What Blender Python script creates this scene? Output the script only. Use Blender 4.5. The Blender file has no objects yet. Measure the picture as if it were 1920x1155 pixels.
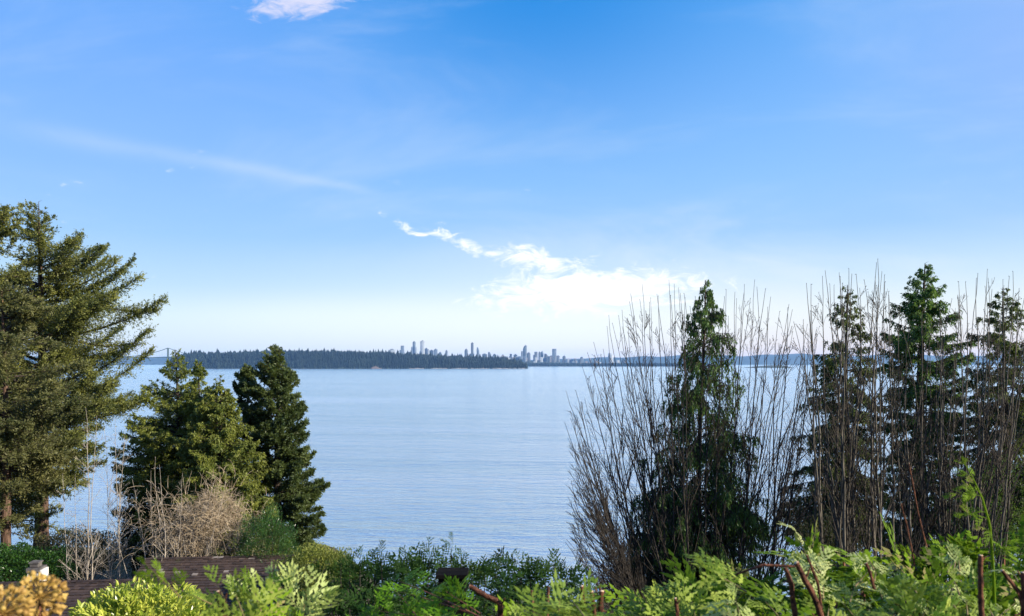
import bpy, math, random
import numpy as np
from mathutils import Vector
random.seed(7)
rng = np.random.default_rng(7)
scene = bpy.context.scene
COL = scene.collection
F, CX, HZ, EYE = 1500.0, 960.0, 680.0, 30.0      # photo pixels: focal length, centre column, horizon row; eye height above the water


def at(px, py, Y):
    return np.array([(px - CX) / F * Y, Y, EYE + (HZ - py) / F * Y])


# ------------------------------------------------------------------ nodes
class S:
    def __init__(s, nt, sock): s.nt, s.k = nt, sock
    def _m(s, op, *a):
        n = s.nt.nodes.new('ShaderNodeMath'); n.operation = op
        for i, v in enumerate((s,) + a):
            if isinstance(v, S): s.nt.links.new(v.k, n.inputs[i])
            else: n.inputs[i].default_value = v
        return S(s.nt, n.outputs[0])
    def __add__(s, o): return s._m('ADD', o)
    def __radd__(s, o): return s._m('ADD', o)
    def __sub__(s, o): return s._m('SUBTRACT', o)
    def __mul__(s, o): return s._m('MULTIPLY', o)
    def __rmul__(s, o): return s._m('MULTIPLY', o)
    def __truediv__(s, o): return s._m('DIVIDE', o)
    def max(s, o): return s._m('MAXIMUM', o)
    def min(s, o): return s._m('MINIMUM', o)
    def abs(s): return s._m('ABSOLUTE')
    def pow(s, o): return s._m('POWER', o)
    def exp(s): return s._m('EXPONENT')
    def clamp(s): return s.max(0.0).min(1.0)
    def step(s, a, b):
        n = s.nt.nodes.new('ShaderNodeMapRange'); n.interpolation_type = 'SMOOTHSTEP'
        s.nt.links.new(s.k, n.inputs['Value'])
        n.inputs['From Min'].default_value = a; n.inputs['From Max'].default_value = b
        return S(s.nt, n.outputs['Result'])


def lin(c):
    r = []
    for v in c[:3]:
        v = v / 255.0
        r.append(v / 12.92 if v <= 0.04045 else ((v + 0.055) / 1.055) ** 2.4)
    return tuple(r) + (1.0,)


def mix(nt, fac, a, b, mode='MIX'):
    n = nt.nodes.new('ShaderNodeMix'); n.data_type = 'RGBA'; n.blend_type = mode
    for sock, v in ((n.inputs[0], fac), (n.inputs[6], a), (n.inputs[7], b)):
        if isinstance(v, S): nt.links.new(v.k, sock)
        elif hasattr(v, 'is_linked'): nt.links.new(v, sock)
        else: sock.default_value = v
    return n.outputs[2]


def noise(nt, vec, scale, detail=3, rough=0.5, dist=0.0):
    n = nt.nodes.new('ShaderNodeTexNoise')
    if vec is not None: nt.links.new(vec, n.inputs['Vector'])
    n.inputs['Scale'].default_value = scale; n.inputs['Detail'].default_value = detail
    n.inputs['Roughness'].default_value = rough; n.inputs['Distortion'].default_value = dist
    return S(nt, n.outputs['Fac'])


def comb(nt, x, y, z=0.0):
    n = nt.nodes.new('ShaderNodeCombineXYZ')
    for i, v in enumerate((x, y, z)):
        if isinstance(v, S): nt.links.new(v.k, n.inputs[i])
        else: n.inputs[i].default_value = v
    return n.outputs[0]


def new_mat(name):
    m = bpy.data.materials.new(name); m.use_nodes = True
    nt = m.node_tree
    return m, nt, nt.nodes['Principled BSDF'], nt.nodes['Material Output']


def ramp(nt, fac, stops):
    n = nt.nodes.new('ShaderNodeValToRGB')
    if isinstance(fac, S): nt.links.new(fac.k, n.inputs[0])
    e = n.color_ramp.elements
    while len(e) < len(stops): e.new(0.5)
    for i, (p, c) in enumerate(stops): e[i].position = p; e[i].color = c
    return n.outputs[0]


def obj_coord(nt):
    n = nt.nodes.new('ShaderNodeTexCoord'); return n.outputs['Object']


def foliage(name, dark, light, transl=0.3, rough=0.5, spec=0.35, patch=1.2, third=None):
    m, nt, p, out = new_mat(name)
    a = nt.nodes.new('ShaderNodeAttribute'); a.attribute_name = 'tint'
    t = S(nt, a.outputs['Fac'])
    nz = noise(nt, obj_coord(nt), patch, 3)
    f = (t * 0.6 + (nz - 0.5) * 1.6 + 0.2).clamp()
    c = mix(nt, f, dark + (1,), light + (1,))
    if third: c = mix(nt, t.step(0.93, 0.97), c, third + (1,))
    nt.links.new(c, p.inputs['Base Color'])
    p.inputs['Roughness'].default_value = rough; p.inputs['Specular IOR Level'].default_value = spec
    tr = nt.nodes.new('ShaderNodeBsdfTranslucent'); nt.links.new(mix(nt, 0.35, c, (0.30, 0.42, 0.05, 1)), tr.inputs['Color'])
    ms = nt.nodes.new('ShaderNodeMixShader'); ms.inputs[0].default_value = transl
    nt.links.new(p.outputs[0], ms.inputs[1]); nt.links.new(tr.outputs[0], ms.inputs[2])
    nt.links.new(ms.outputs[0], out.inputs['Surface'])
    return m


def rough_mat(name, a, b, scale=4, rough=0.85, bump=0.0, stretch=None, detail=5, spec=0.3):
    m, nt, p, out = new_mat(name)
    v = obj_coord(nt)
    if stretch:
        mp = nt.nodes.new('ShaderNodeMapping'); mp.inputs['Scale'].default_value = stretch
        nt.links.new(v, mp.inputs['Vector']); v = mp.outputs[0]
    nz = noise(nt, v, scale, detail, 0.6)
    nt.links.new(mix(nt, nz.step(0.35, 0.65), a + (1,), b + (1,)), p.inputs['Base Color'])
    p.inputs['Roughness'].default_value = rough; p.inputs['Specular IOR Level'].default_value = spec
    if bump:
        bn = nt.nodes.new('ShaderNodeBump'); bn.inputs['Distance'].default_value = bump
        nt.links.new(nz.k, bn.inputs['Height']); nt.links.new(bn.outputs[0], p.inputs['Normal'])
    return m


# ------------------------------------------------------------------ mesh helpers
class Acc:
    def __init__(s): s.V, s.F, s.T, s.n = [], [], [], 0
    def quads(s, Q, tint=None):
        Q = np.asarray(Q, dtype=np.float64).reshape(-1, 4, 3); m = len(Q)
        s.V.append(Q.reshape(-1, 3)); s.F.append(np.arange(m * 4).reshape(-1, 4) + s.n); s.n += m * 4
        s.T.append(np.full(m, 0.5) if tint is None else np.asarray(tint))
    def grid(s, P, close=False, tint=0.5):
        # P: n, k, sides, 3 -> quads between rings
        n, k, q, _ = P.shape
        idx = np.arange(n * k * q).reshape(n, k, q) + s.n
        j = np.roll(idx, -1, axis=2)
        a, b, c, d = idx[:, :-1], j[:, :-1], j[:, 1:], idx[:, 1:]
        Fq = np.stack([a, b, c, d], -1).reshape(-1, 4)
        s.V.append(P.reshape(-1, 3)); s.F.append(Fq); s.n += n * k * q
        s.T.append(np.full(len(Fq), tint))
    def tubes(s, P, R, sides=4, tint=0.5):
        P = np.asarray(P, float); R = np.asarray(R, float)
        if P.ndim == 2: P, R = P[None], R[None]
        T = np.gradient(P, axis=1); T /= np.linalg.norm(T, axis=2, keepdims=True) + 1e-9
        ref = np.where(np.abs(T[:, :1, 2:3]) > 0.8, np.array([1.0, 0.13, 0]), np.array([0, 0.1, 1.0]))
        A = np.cross(T, np.broadcast_to(ref, T.shape)); A /= np.linalg.norm(A, axis=2, keepdims=True) + 1e-9
        B = np.cross(T, A)
        ang = np.arange(sides) / sides * 2 * math.pi
        ring = A[:, :, None] * np.cos(ang)[None, None, :, None] + B[:, :, None] * np.sin(ang)[None, None, :, None]
        s.grid(P[:, :, None] + ring * R[:, :, None, None], tint=tint)
    def box(s, lo, hi, tint=0.5):
        (x0, y0, z0), (x1, y1, z1) = lo, hi
        v = np.array([[x0, y0, z0], [x1, y0, z0], [x1, y1, z0], [x0, y1, z0], [x0, y0, z1], [x1, y0, z1], [x1, y1, z1], [x0, y1, z1]], float)
        f = [[3, 2, 1, 0], [4, 5, 6, 7], [0, 1, 5, 4], [1, 2, 6, 5], [2, 3, 7, 6], [3, 0, 4, 7]]
        s.quads(v[np.array(f)], np.full(6, tint))
    def build(s, name, mat, parent=None, smooth=False):
        V = np.concatenate(s.V).astype(np.float32); Fq = np.concatenate(s.F).astype(np.int32); T = np.concatenate(s.T).astype(np.float32)
        org = np.zeros(3, np.float32)
        me = bpy.data.meshes.new(name)
        me.vertices.add(len(V)); me.vertices.foreach_set('co', V.ravel())
        me.loops.add(Fq.size); me.loops.foreach_set('vertex_index', Fq.ravel())
        me.polygons.add(len(Fq)); me.polygons.foreach_set('loop_start', np.arange(len(Fq), dtype=np.int32) * 4)
        me.update(calc_edges=True)
        at_ = me.attributes.new('tint', 'FLOAT', 'FACE'); at_.data.foreach_set('value', T)
        if smooth: me.polygons.foreach_set('use_smooth', np.ones(len(Fq), bool))
        me.materials.append(mat)
        o = bpy.data.objects.new(name, me); COL.objects.link(o)
        if parent is not None:
            o.parent = parent; o.location = -Vector(parent.location)
        return o


def tag(o, label=None, cat=None, group=None, kind=None):
    if label: o['label'] = label
    if cat: o['category'] = cat
    if group: o['group'] = group
    if kind: o['kind'] = kind
    return o


def thing(name, loc, label, cat, group=None):
    o = bpy.data.objects.new(name, None); COL.objects.link(o); o.location = tuple(float(c) for c in loc)
    return tag(o, label, cat, group)


def unit(v): return v / (np.linalg.norm(v, axis=-1, keepdims=True) + 1e-9)


def kites(P, D, N, L, W):
    # leaf shaped quads: start P, direction D, flat normal N
    D = unit(D); Sd = unit(np.cross(N, D))
    L = np.asarray(L)[:, None]; W = np.asarray(W)[:, None]
    m = P + D * L * 0.45
    return np.stack([P, m + Sd * W * 0.5, P + D * L, m - Sd * W * 0.5], 1)


# ------------------------------------------------------------------ materials
M = {}
M['bark_dark'] = rough_mat('bark_dark', (0.030, 0.022, 0.017), (0.075, 0.058, 0.045), 14, 0.9, 0.02, (1, 1, 0.25))
M['bark_fir'] = rough_mat('bark_fir', (0.06, 0.035, 0.024), (0.16, 0.10, 0.07), 10, 0.9, 0.05, (1, 1, 0.2))
M['bark_grey'] = rough_mat('bark_grey', (0.05, 0.045, 0.035), (0.15, 0.13, 0.10), 9, 0.85, 0.01, (1, 1, 0.3))
M['bark_twig'] = rough_mat('bark_twig', (0.018, 0.015, 0.012), (0.055, 0.045, 0.036), 9, 0.85, 0.01, (1, 1, 0.3))
M['bark_pale'] = rough_mat('bark_pale', (0.20, 0.17, 0.13), (0.48, 0.42, 0.34), 9, 0.8, 0.005, (1, 1, 0.4))
M['bramble'] = rough_mat('bramble', (0.27, 0.20, 0.12), (0.58, 0.47, 0.32), 3, 0.8)
M['stem_red'] = rough_mat('stem_red', (0.07, 0.028, 0.018), (0.30, 0.12, 0.065), 60, 0.7, 0.001)
M['stem_olive'] = rough_mat('stem_olive', (0.10, 0.09, 0.03), (0.22, 0.16, 0.07), 60, 0.7, 0.001)
M['cut_wood'] = rough_mat('cut_wood', (0.55, 0.38, 0.22), (0.70, 0.52, 0.33), 80, 0.7)
M['fir'] = foliage('fir_needles', (0.030, 0.052, 0.014), (0.27, 0.27, 0.06), 0.22, 0.55, 0.3, 1.5, (0.17, 0.095, 0.04))
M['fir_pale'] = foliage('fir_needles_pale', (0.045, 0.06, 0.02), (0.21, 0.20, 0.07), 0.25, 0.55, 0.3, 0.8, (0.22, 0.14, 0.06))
M['cedar_light'] = foliage('cedar_light', (0.055, 0.09, 0.018), (0.27, 0.29, 0.05), 0.3, 0.5, 0.35, 0.8)
M['spruce'] = foliage('spruce_needles', (0.020, 0.042, 0.016), (0.12, 0.15, 0.038), 0.2, 0.5, 0.3, 0.8, (0.13, 0.075, 0.03))
M['cedar_dark'] = foliage('cedar_dark', (0.028, 0.078, 0.020), (0.125, 0.24, 0.052), 0.38, 0.5, 0.3, 0.9)
M['cedar_brown'] = foliage('cedar_brown', (0.030, 0.060, 0.017), (0.13, 0.16, 0.040), 0.35, 0.55, 0.3, 0.9)
M['thicket'] = foliage('thicket_leaves', (0.012, 0.020, 0.012), (0.05, 0.045, 0.025), 0.2, 0.5, 0.35, 1.5)
M['ivy'] = foliage('ivy_leaves', (0.012, 0.045, 0.010), (0.06, 0.15, 0.025), 0.25, 0.35, 0.5, 1.5)
M['laurel'] = foliage('laurel_leaves', (0.20, 0.30, 0.025), (0.72, 0.72, 0.13), 0.4, 0.3, 0.6, 5.0)
M['hedge'] = foliage('hedge_sprays', (0.010, 0.040, 0.002), (0.23, 0.37, 0.013), 0.34, 0.6, 0.1, 5.0, (0.32, 0.27, 0.10))
M['hedge_pale'] = foliage('hedge_sprays_pale', (0.05, 0.14, 0.010), (0.40, 0.48, 0.08), 0.35, 0.55, 0.15, 9.0)  # pale sprays; bright highlights on the hedge are put into this colour too
M['hedge_yellow'] = foliage('hedge_sprays_yellow', (0.28, 0.38, 0.08), (0.62, 0.66, 0.26), 0.35, 0.45, 0.3, 9.0)
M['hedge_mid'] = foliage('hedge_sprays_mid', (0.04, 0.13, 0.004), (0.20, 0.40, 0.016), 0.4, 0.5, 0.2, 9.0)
M['hedge_dark'] = foliage('hedge_sprays_dark', (0.008, 0.026, 0.007), (0.034, 0.080, 0.012), 0.3, 0.6, 0.1, 3.0)  # dark green; the shade on the middle hedge is put into the colour
M['umbel'] = foliage('umbel_florets', (0.34, 0.18, 0.06), (0.66, 0.46, 0.12), 0.3, 0.5, 0.3, 30.0)
M['forest'] = foliage('distant_forest', (0.003, 0.008, 0.007), (0.016, 0.026, 0.016), 0.0, 0.8, 0.2, 0.01)
M['timber_black'] = rough_mat('timber_black', (0.004, 0.004, 0.004), (0.010, 0.009, 0.008), 12, 1.0, 0.003, (1, 1, 0.1), spec=0.05)
M['white_siding'] = rough_mat('white_siding', (0.62, 0.60, 0.55), (0.8, 0.78, 0.74), 6, 0.6)
M['wall_grey'] = rough_mat('wall_grey', (0.13, 0.12, 0.11), (0.2, 0.19, 0.18), 3, 0.8)
M['metal_cap'] = rough_mat('metal_cap', (0.09, 0.08, 0.075), (0.16, 0.15, 0.14), 5, 0.5)
M['bridge'] = rough_mat('bridge_paint', (0.05, 0.08, 0.07), (0.07, 0.10, 0.09), 0.05, 0.6)


def ground_mat():
    m, nt, p, out = new_mat('ground')
    oc = obj_coord(nt)
    a = noise(nt, oc, 0.25, 6, 0.6); b = noise(nt, oc, 6, 4, 0.6)
    c = mix(nt, a.step(0.4, 0.62), (0.045, 0.035, 0.022, 1), (0.04, 0.06, 0.018, 1))
    c = mix(nt, b.step(0.45, 0.7), c, (0.085, 0.065, 0.04, 1))
    nt.links.new(c, p.inputs['Base Color']); p.inputs['Roughness'].default_value = 0.95
    bn = nt.nodes.new('ShaderNodeBump'); bn.inputs['Distance'].default_value = 0.08
    nt.links.new(b.k, bn.inputs['Height']); nt.links.new(bn.outputs[0], p.inputs['Normal'])
    return m


M['ground'] = ground_mat()
M['shake'] = None


def shake_mat():
    m, nt, p, out = new_mat('roof_shakes')
    a = nt.nodes.new('ShaderNodeAttribute'); a.attribute_name = 'tint'
    t = S(nt, a.outputs['Fac'])
    nz = noise(nt, obj_coord(nt), 9, 4, 0.7); n2 = noise(nt, obj_coord(nt), 0.7, 3, 0.6)
    c = mix(nt, (t * 0.7 + nz * 0.4).clamp(), (0.014, 0.009, 0.008, 1), (0.075, 0.048, 0.036, 1))
    c = mix(nt, (t.step(0.975, 0.985) * 0.5), c, (0.38, 0.33, 0.28, 1))
    c = mix(nt, n2.step(0.62, 0.75) * 0.5, c, (0.05, 0.05, 0.02, 1))
    nt.links.new(c, p.inputs['Base Color']); p.inputs['Roughness'].default_value = 0.75
    return m


M['shake'] = shake_mat()


def facade_mat(name, wall, glass, sx=0.11, sz=0.28, rough=0.35):
    m, nt, p, out = new_mat(name)
    sp = nt.nodes.new('ShaderNodeSeparateXYZ'); nt.links.new(obj_coord(nt), sp.inputs[0])
    x, y, z = (S(nt, sp.outputs[i]) for i in range(3))
    fz = (z * sz)._m('FRACT'); fx = ((x + y) * sx)._m('FRACT')
    g = fz.step(0.30, 0.42) * fx.step(0.10, 0.2)
    n1 = noise(nt, comb(nt, ((x + y) * sx)._m('FLOOR'), (z * sz)._m('FLOOR')), 3.7, 0)
    nt.links.new(mix(nt, g * (n1.step(0.3, 0.6) * 0.4 + 0.6), wall + (1,), glass + (1,)), p.inputs['Base Color'])
    nt.links.new((g * -0.5 + 0.75).k, p.inputs['Roughness'])
    return m


FA = [facade_mat('facade_blue_glass', (0.17, 0.20, 0.23), (0.04, 0.06, 0.08)),
      facade_mat('facade_grey', (0.13, 0.13, 0.14), (0.04, 0.06, 0.07)),
      facade_mat('facade_pale', (0.42, 0.43, 0.42), (0.16, 0.19, 0.21)),
      facade_mat('facade_dark', (0.06, 0.065, 0.08), (0.02, 0.04, 0.05)),
      facade_mat('facade_tan', (0.36, 0.31, 0.27), (0.07, 0.07, 0.08))]

# ------------------------------------------------------------------ camera
cam = bpy.data.cameras.new('camera'); camo = bpy.data.objects.new('camera', cam); COL.objects.link(camo)
camo.location = (0, 0, EYE); camo.rotation_euler = (math.radians(90), 0, 0)
cam.sensor_width = 36; cam.lens = 36 * F / 1920; cam.shift_y = (HZ - 577.5) / 1920
cam.clip_start = 0.05; cam.clip_end = 60000
cam.dof.use_dof = True; cam.dof.focus_distance = 28; cam.dof.aperture_fstop = 9
scene.camera = camo

# ------------------------------------------------------------------ sun, sky
SAZ, SEL = math.radians(110), math.radians(27)
sd = Vector((math.sin(SAZ) * math.cos(SEL), math.cos(SAZ) * math.cos(SEL), math.sin(SEL)))
sun = bpy.data.lights.new('sun', 'SUN'); sun.energy = 5.0; sun.angle = math.radians(0.5); sun.color = (1.0, 0.90, 0.74)
so = bpy.data.objects.new('sun', sun); COL.objects.link(so); so.rotation_euler = sd.to_track_quat('Z', 'Y').to_euler()
so.location = (60, 0, 80)

w = bpy.data.worlds.new('World'); scene.world = w; w.use_nodes = True
nt = w.node_tree; bg = nt.nodes['Background']
sky = nt.nodes.new('ShaderNodeTexSky'); sky.sky_type = 'NISHITA'; sky.sun_disc = False
sky.sun_elevation = SEL; sky.sun_rotation = SAZ
tc = nt.nodes.new('ShaderNodeTexCoord'); sp = nt.nodes.new('ShaderNodeSeparateXYZ'); nt.links.new(tc.outputs['Generated'], sp.inputs[0])
x, y, z = (S(nt, sp.outputs[i]) for i in range(3))
yy = y.max(0.03)
u = x / yy; v = z / yy
el = (z / (x * x + y * y).max(0.0004).pow(0.5)).max(0.0)
fwd = y.step(0.03, 0.2)
K = 1 / 0.62
g_left = ramp(nt, el * K, [(0.0, lin((224, 230, 240))), (0.025 * K, lin((222, 235, 246))), (0.055 * K, lin((216, 238, 250))), (0.09 * K, lin((192, 224, 250))),
                          (0.15 * K, lin((158, 204, 252))), (0.22 * K, lin((142, 192, 253))), (0.33 * K, lin((122, 178, 253))), (0.46 * K, lin((98, 166, 247))), (1.0, lin((50, 120, 215)))])
g_mid = ramp(nt, el * K, [(0.0, lin((242, 238, 240))), (0.02 * K, lin((240, 242, 246))), (0.06 * K, lin((232, 248, 253))), (0.10 * K, lin((205, 232, 252))),
                         (0.16 * K, lin((160, 205, 251))), (0.22 * K, lin((144, 197, 253))), (0.33 * K, lin((122, 183, 252))), (0.46 * K, lin((90, 168, 245))), (1.0, lin((40, 110, 205)))])
base = mix(nt, u.step(-0.45, 0.05), g_left, g_mid)
deep = (((u - 0.03) * 4.2).pow(2.0) + ((v - 0.50) * 5.6).pow(2.0)) * -1.0
base = mix(nt, deep.exp() * fwd * 0.9, base, lin((28, 138, 226)))
base = mix(nt, (u.step(0.3, 0.75) * el.step(0.1, 0.35)) * 0.8, base, lin((152, 188, 250)))
wb = (((v - 0.054) / 0.026).pow(2.0) * -1.0).exp() * u.step(-0.62, -0.2)
base = mix(nt, wb * fwd * 0.6, base, lin((240, 252, 255)))
base = mix(nt, (u.step(0.02, 0.35) * (el * -28.0).exp()) * 0.9, base, lin((255, 226, 208)))
# physically based sky tints the painted-from-observation gradient
nb = nt.nodes.new('ShaderNodeVectorMath'); nb.operation = 'SCALE'; nt.links.new(sky.outputs[0], nb.inputs[0]); nb.inputs['Scale'].default_value = 0.12
base = mix(nt, 0.06, base, nb.outputs[0])
# clouds by direction
wob = noise(nt, comb(nt, u * 9.0, v * 22.0, 1.3), 1.0, 6, 0.62, 0.4)
fine = noise(nt, comb(nt, u * 26.0, v * 62.0, 4.7), 1.0, 8, 0.66, 0.9)
cirr = noise(nt, comb(nt, u * 2.2 + v * 2.5, v * 8.0 - u * 1.0, 9.1), 1.0, 6, 0.6, 0.6)


def gauss(cu, cv, su, sv, tilt=0.0):
    a = (u - cu) / su; b = (v - cv + (u - cu) * tilt) / sv
    return ((a * a + b * b) * -1.0).exp()


streak = gauss(-0.065, 0.150, 0.075, 0.012, 0.42) * 1.15
streak = streak.max(gauss(0.035, 0.126, 0.08, 0.017, 0.22) * 1.3)
streak = streak.max(gauss(-0.125, 0.166, 0.032, 0.009, 0.5) * 1.15)
blob = gauss(0.11, 0.090, 0.13, 0.028, -0.02) * 2.1
bits = gauss(0.02, 0.097, 0.05, 0.018) * 0.75
msk = streak.max(blob).max(bits)
den = (msk * 0.45 + (wob * 0.35 + fine * 0.65) * 2.7 - 1.58).step(0.0, 0.5) * msk.step(0.05, 0.3)
top = gauss(-0.262, 0.452, 0.07, 0.024, -0.1) * 1.5
top = (top * 0.6 + (wob * 0.4 + fine * 0.6) * 1.9 - 1.25).step(0.0, 0.5) * top.step(0.1, 0.4)
small = ((noise(nt, comb(nt, u * 22.0, v * 60.0, 2.2), 1.0, 5, 0.6) - 0.66).step(0.0, 0.12)) * v.step(0.05, 0.1) * ((v * -1.0) + 0.32).step(0.0, 0.1) * 0.35
line = (v - (u * -0.178 + 0.1831) + (wob - 0.5) * 0.012)
wdt = ((u * -0.018) + 0.0025).max(0.0025)
con = ((line / wdt).pow(2.0) * -1.0).exp() * u.step(-0.72, -0.50) * ((u * -1.0) - 0.155).step(0.0, 0.06) * (cirr.step(0.3, 0.6) * 0.14 + 0.10)
veil = cirr.step(0.46, 0.78) * v.step(0.10, 0.2) * 0.16
veil2 = cirr.step(0.35, 0.7) * gauss(0.36, 0.13, 0.34, 0.06) * 0.7
lowc = noise(nt, comb(nt, u * 3.0, v * 40.0, 6.0), 1.0, 5, 0.6).step(0.5, 0.72) * gauss(0.0, 0.018, 0.8, 0.014) * 0.28
c = mix(nt, lowc * fwd, base, lin((200, 208, 224)))
c = mix(nt, ((veil + veil2) * fwd).clamp(), c, lin((232, 242, 254)))
c = mix(nt, con * fwd, c, lin((225, 238, 255)))
c = mix(nt, small * fwd, c, lin((238, 248, 255)))
c = mix(nt, (top * fwd * 0.9), c, lin((226, 226, 248)))
c = mix(nt, (den * fwd * 0.97), c, (1.08, 1.10, 1.12, 1))
glow = gauss(0.08, 0.045, 0.32, 0.032) * 0.6
c = mix(nt, glow * fwd * 0.8, c, (0.98, 1.02, 1.03, 1))
nt.links.new(c, bg.inputs['Color']); bg.inputs['Strength'].default_value = 0.635

scene.view_settings.view_transform = 'Standard'; scene.view_settings.look = 'None'
scene.view_settings.exposure = 0.75; scene.view_settings.gamma = 1.0
scene.cycles.max_bounces = 6; scene.cycles.diffuse_bounces = 3; scene.cycles.transmission_bounces = 3; scene.cycles.volume_bounces = 1
scene.cycles.transparent_max_bounces = 6


# ------------------------------------------------------------------ terrain and water
def terr(X, Y):
    X = np.asarray(X, float); Y = np.asarray(Y, float)
    zr = np.interp(Y, [-80, -10, 0, 6, 22, 32, 50, 75, 95, 105, 125], [52, 31, 28.3, 26.3, 22.6, 18.6, 13.6, 5.5, 1.3, -0.6, -4])
    zl = np.interp(Y, [-80, -10, 0, 6, 22, 27, 40, 54, 62, 80, 95, 105, 125], [52, 31, 28.3, 26.3, 21.5, 18.6, 18.4, 17.4, 14.0, 6.5, 1.5, -0.6, -4])
    k = np.clip((-X - 6) / 7, 0, 1); k = k * k * (3 - 2 * k)
    n = 0.25 * np.sin(X * 0.31 + Y * 0.2) + 0.18 * np.sin(Y * 0.43 - X * 0.17 + 1) + 0.1 * np.sin(X * 1.1) * np.sin(Y * 0.9)
    return zr * (1 - k) + zl * k + n * np.clip(Y / 20, 0, 1)


def sheet(name, xs, ys, zf, mat, kind='structure', smooth=True):
    X, Y = np.meshgrid(xs, ys); Z = zf(X, Y)
    P = np.stack([X, Y, Z], -1)
    a = Acc(); ny, nx = X.shape
    idx = np.arange(nx * ny).reshape(ny, nx)
    Fq = np.stack([idx[:-1, :-1], idx[:-1, 1:], idx[1:, 1:], idx[1:, :-1]], -1).reshape(-1, 4)
    a.V.append(P.reshape(-1, 3)); a.F.append(Fq); a.T.append(np.full(len(Fq), 0.5))
    o = a.build(name, mat, smooth=smooth); tag(o, kind=kind); return o


sheet('ground', np.concatenate([np.linspace(-220, -60, 30), np.linspace(-58, 58, 117), np.linspace(60, 220, 30)]), np.linspace(-80, 125, 180), terr, M['ground'])


def water_mat():
    m, nt, p, out = new_mat('sea_water')
    oc = obj_coord(nt)
    sp = nt.nodes.new('ShaderNodeSeparateXYZ'); nt.links.new(oc, sp.inputs[0])
    X, Y = S(nt, sp.outputs[0]), S(nt, sp.outputs[1])
    yr = Y * 0.97 + X * 0.12; xr = X * 0.97 - Y * 0.12
    n1 = noise(nt, comb(nt, xr * 0.10, yr * 0.42), 1.0, 4, 0.6, 0.6)
    n2 = noise(nt, comb(nt, xr * 0.55, yr * 1.5, 3.0), 1.0, 3, 0.6, 0.3)
    n3 = noise(nt, comb(nt, xr * 0.012, yr * 0.06, 7.0), 1.0, 4, 0.55, 0.5)
    band = noise(nt, comb(nt, xr * 0.0016, yr * 0.012, 2.0), 1.0, 5, 0.6, 0.8)
    h = n1 * 1.0 + n2 * 0.28 + n3 * 1.8
    bn = nt.nodes.new('ShaderNodeBump'); bn.inputs['Distance'].default_value = 0.95; bn.inputs['Strength'].default_value = 1.0
    nt.links.new(h.k, bn.inputs['Height']); nt.links.new(bn.outputs[0], p.inputs['Normal'])
    nt.links.new(mix(nt, band.step(0.35, 0.7), (0.78, 0.90, 0.82, 1), (0.98, 1.0, 0.90, 1)), p.inputs['Base Color'])
    p.inputs['Metallic'].default_value = 0.84
    nt.links.new((band * 0.12 + 0.10).k, p.inputs['Roughness']); p.inputs['IOR'].default_value = 1.33
    return m


sheet('water', np.linspace(-13500, 13500, 28), np.concatenate([np.array([60, 400, 1200, 2500]), np.linspace(4000, 14500, 12)]), lambda X, Y: X * 0, water_mat(), smooth=False)

# haze
hb = Acc(); hb.box((-13900, -300, -5.5), (13900, 14900, 175))
hz = hb.build('haze', None) if False else None
m = bpy.data.materials.new('haze'); m.use_nodes = True
for n_ in list(m.node_tree.nodes):
    if n_.type != 'OUTPUT_MATERIAL': m.node_tree.nodes.remove(n_)
pv = m.node_tree.nodes.new('ShaderNodeVolumePrincipled'); pv.inputs['Density'].default_value = 3.4e-5
pv.inputs['Color'].default_value = (0.30, 0.57, 1.0, 1); pv.inputs['Anisotropy'].default_value = 0.1
m.node_tree.links.new(pv.outputs[0], m.node_tree.nodes['Material Output'].inputs['Volume'])
tag(hb.build('haze', m), kind='stuff')


# ------------------------------------------------------------------ far shores
def ridge(name, pts, Yfront, depth, mat, n=160):
    # pts: (px, py_top) of a land ridge whose crest stands at Yfront+depth/2
    px = np.array([p[0] for p in pts], float); py = np.array([p[1] for p in pts], float)
    X = (np.linspace(px[0], px[-1], n) - CX) / F * Yfront
    H = np.interp(X / Yfront * F + CX, px, EYE + (HZ - py) / F * (Yfront + depth * 0.5))
    prof = [(0, -4), (0.02, 0.12), (0.2, 0.75), (0.5, 1.0), (0.8, 0.7), (1.0, -0.1)]
    P = np.zeros((len(prof), n, 3))
    for i, (d, h) in enumerate(prof):
        wob_ = 0.06 * np.sin(X * 0.011 + i * 2) + 0.05 * np.sin(X * 0.0043 + i)
        P[i, :, 0] = X * (1 + d * depth / Yfront); P[i, :, 1] = Yfront + d * depth; P[i, :, 2] = np.maximum(-4, H * h * (1 + wob_ * (0 < i < 5))) if h > -1 else -4
    a = Acc(); idx = np.arange(len(prof) * n).reshape(len(prof), n)
    Fq = np.stack([idx[:-1, :-1], idx[:-1, 1:], idx[1:, 1:], idx[1:, :-1]], -1).reshape(-1, 4)
    a.V.append(P.reshape(-1, 3)); a.F.append(Fq); a.T.append(np.full(len(Fq), 0.5))
    return tag(a.build(name, mat, smooth=True), kind='structure')


M['hill'] = rough_mat('hill_woods', (0.022, 0.035, 0.02), (0.05, 0.06, 0.04), 0.004, 0.95)
ridge('far_hills', [(-500, 668), (200, 667), (330, 670), (500, 674), (900, 677), (1100, 672), (1200, 668), (1300, 667), (1420, 666), (1470, 664), (1600, 667), (1700, 665), (1900, 668), (2400, 672)], 11500, 1800, M['hill'], 260)
ridge('wooded_point', [(1385, 690), (1440, 685), (1465, 684), (1490, 690)], 4600, 160, M['hill'], 30)
LANDY = 4000.0
canopy = [(322, 668), (345, 662), (400, 660), (470, 659), (540, 657), (610, 657.5), (680, 659), (730, 661), (780, 664), (840, 667), (900, 670), (950, 672), (980, 676), (988, 684)]
cpx = np.array([c_[0] for c_ in canopy]); cpy = np.array([c_[1] for c_ in canopy])
ridge('park_land', [(318, 676)] + [(a_, b_ + 11) for a_, b_ in canopy[:-1]] + [(990, 690)], LANDY, 600, M['hill'], 200)
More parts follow.
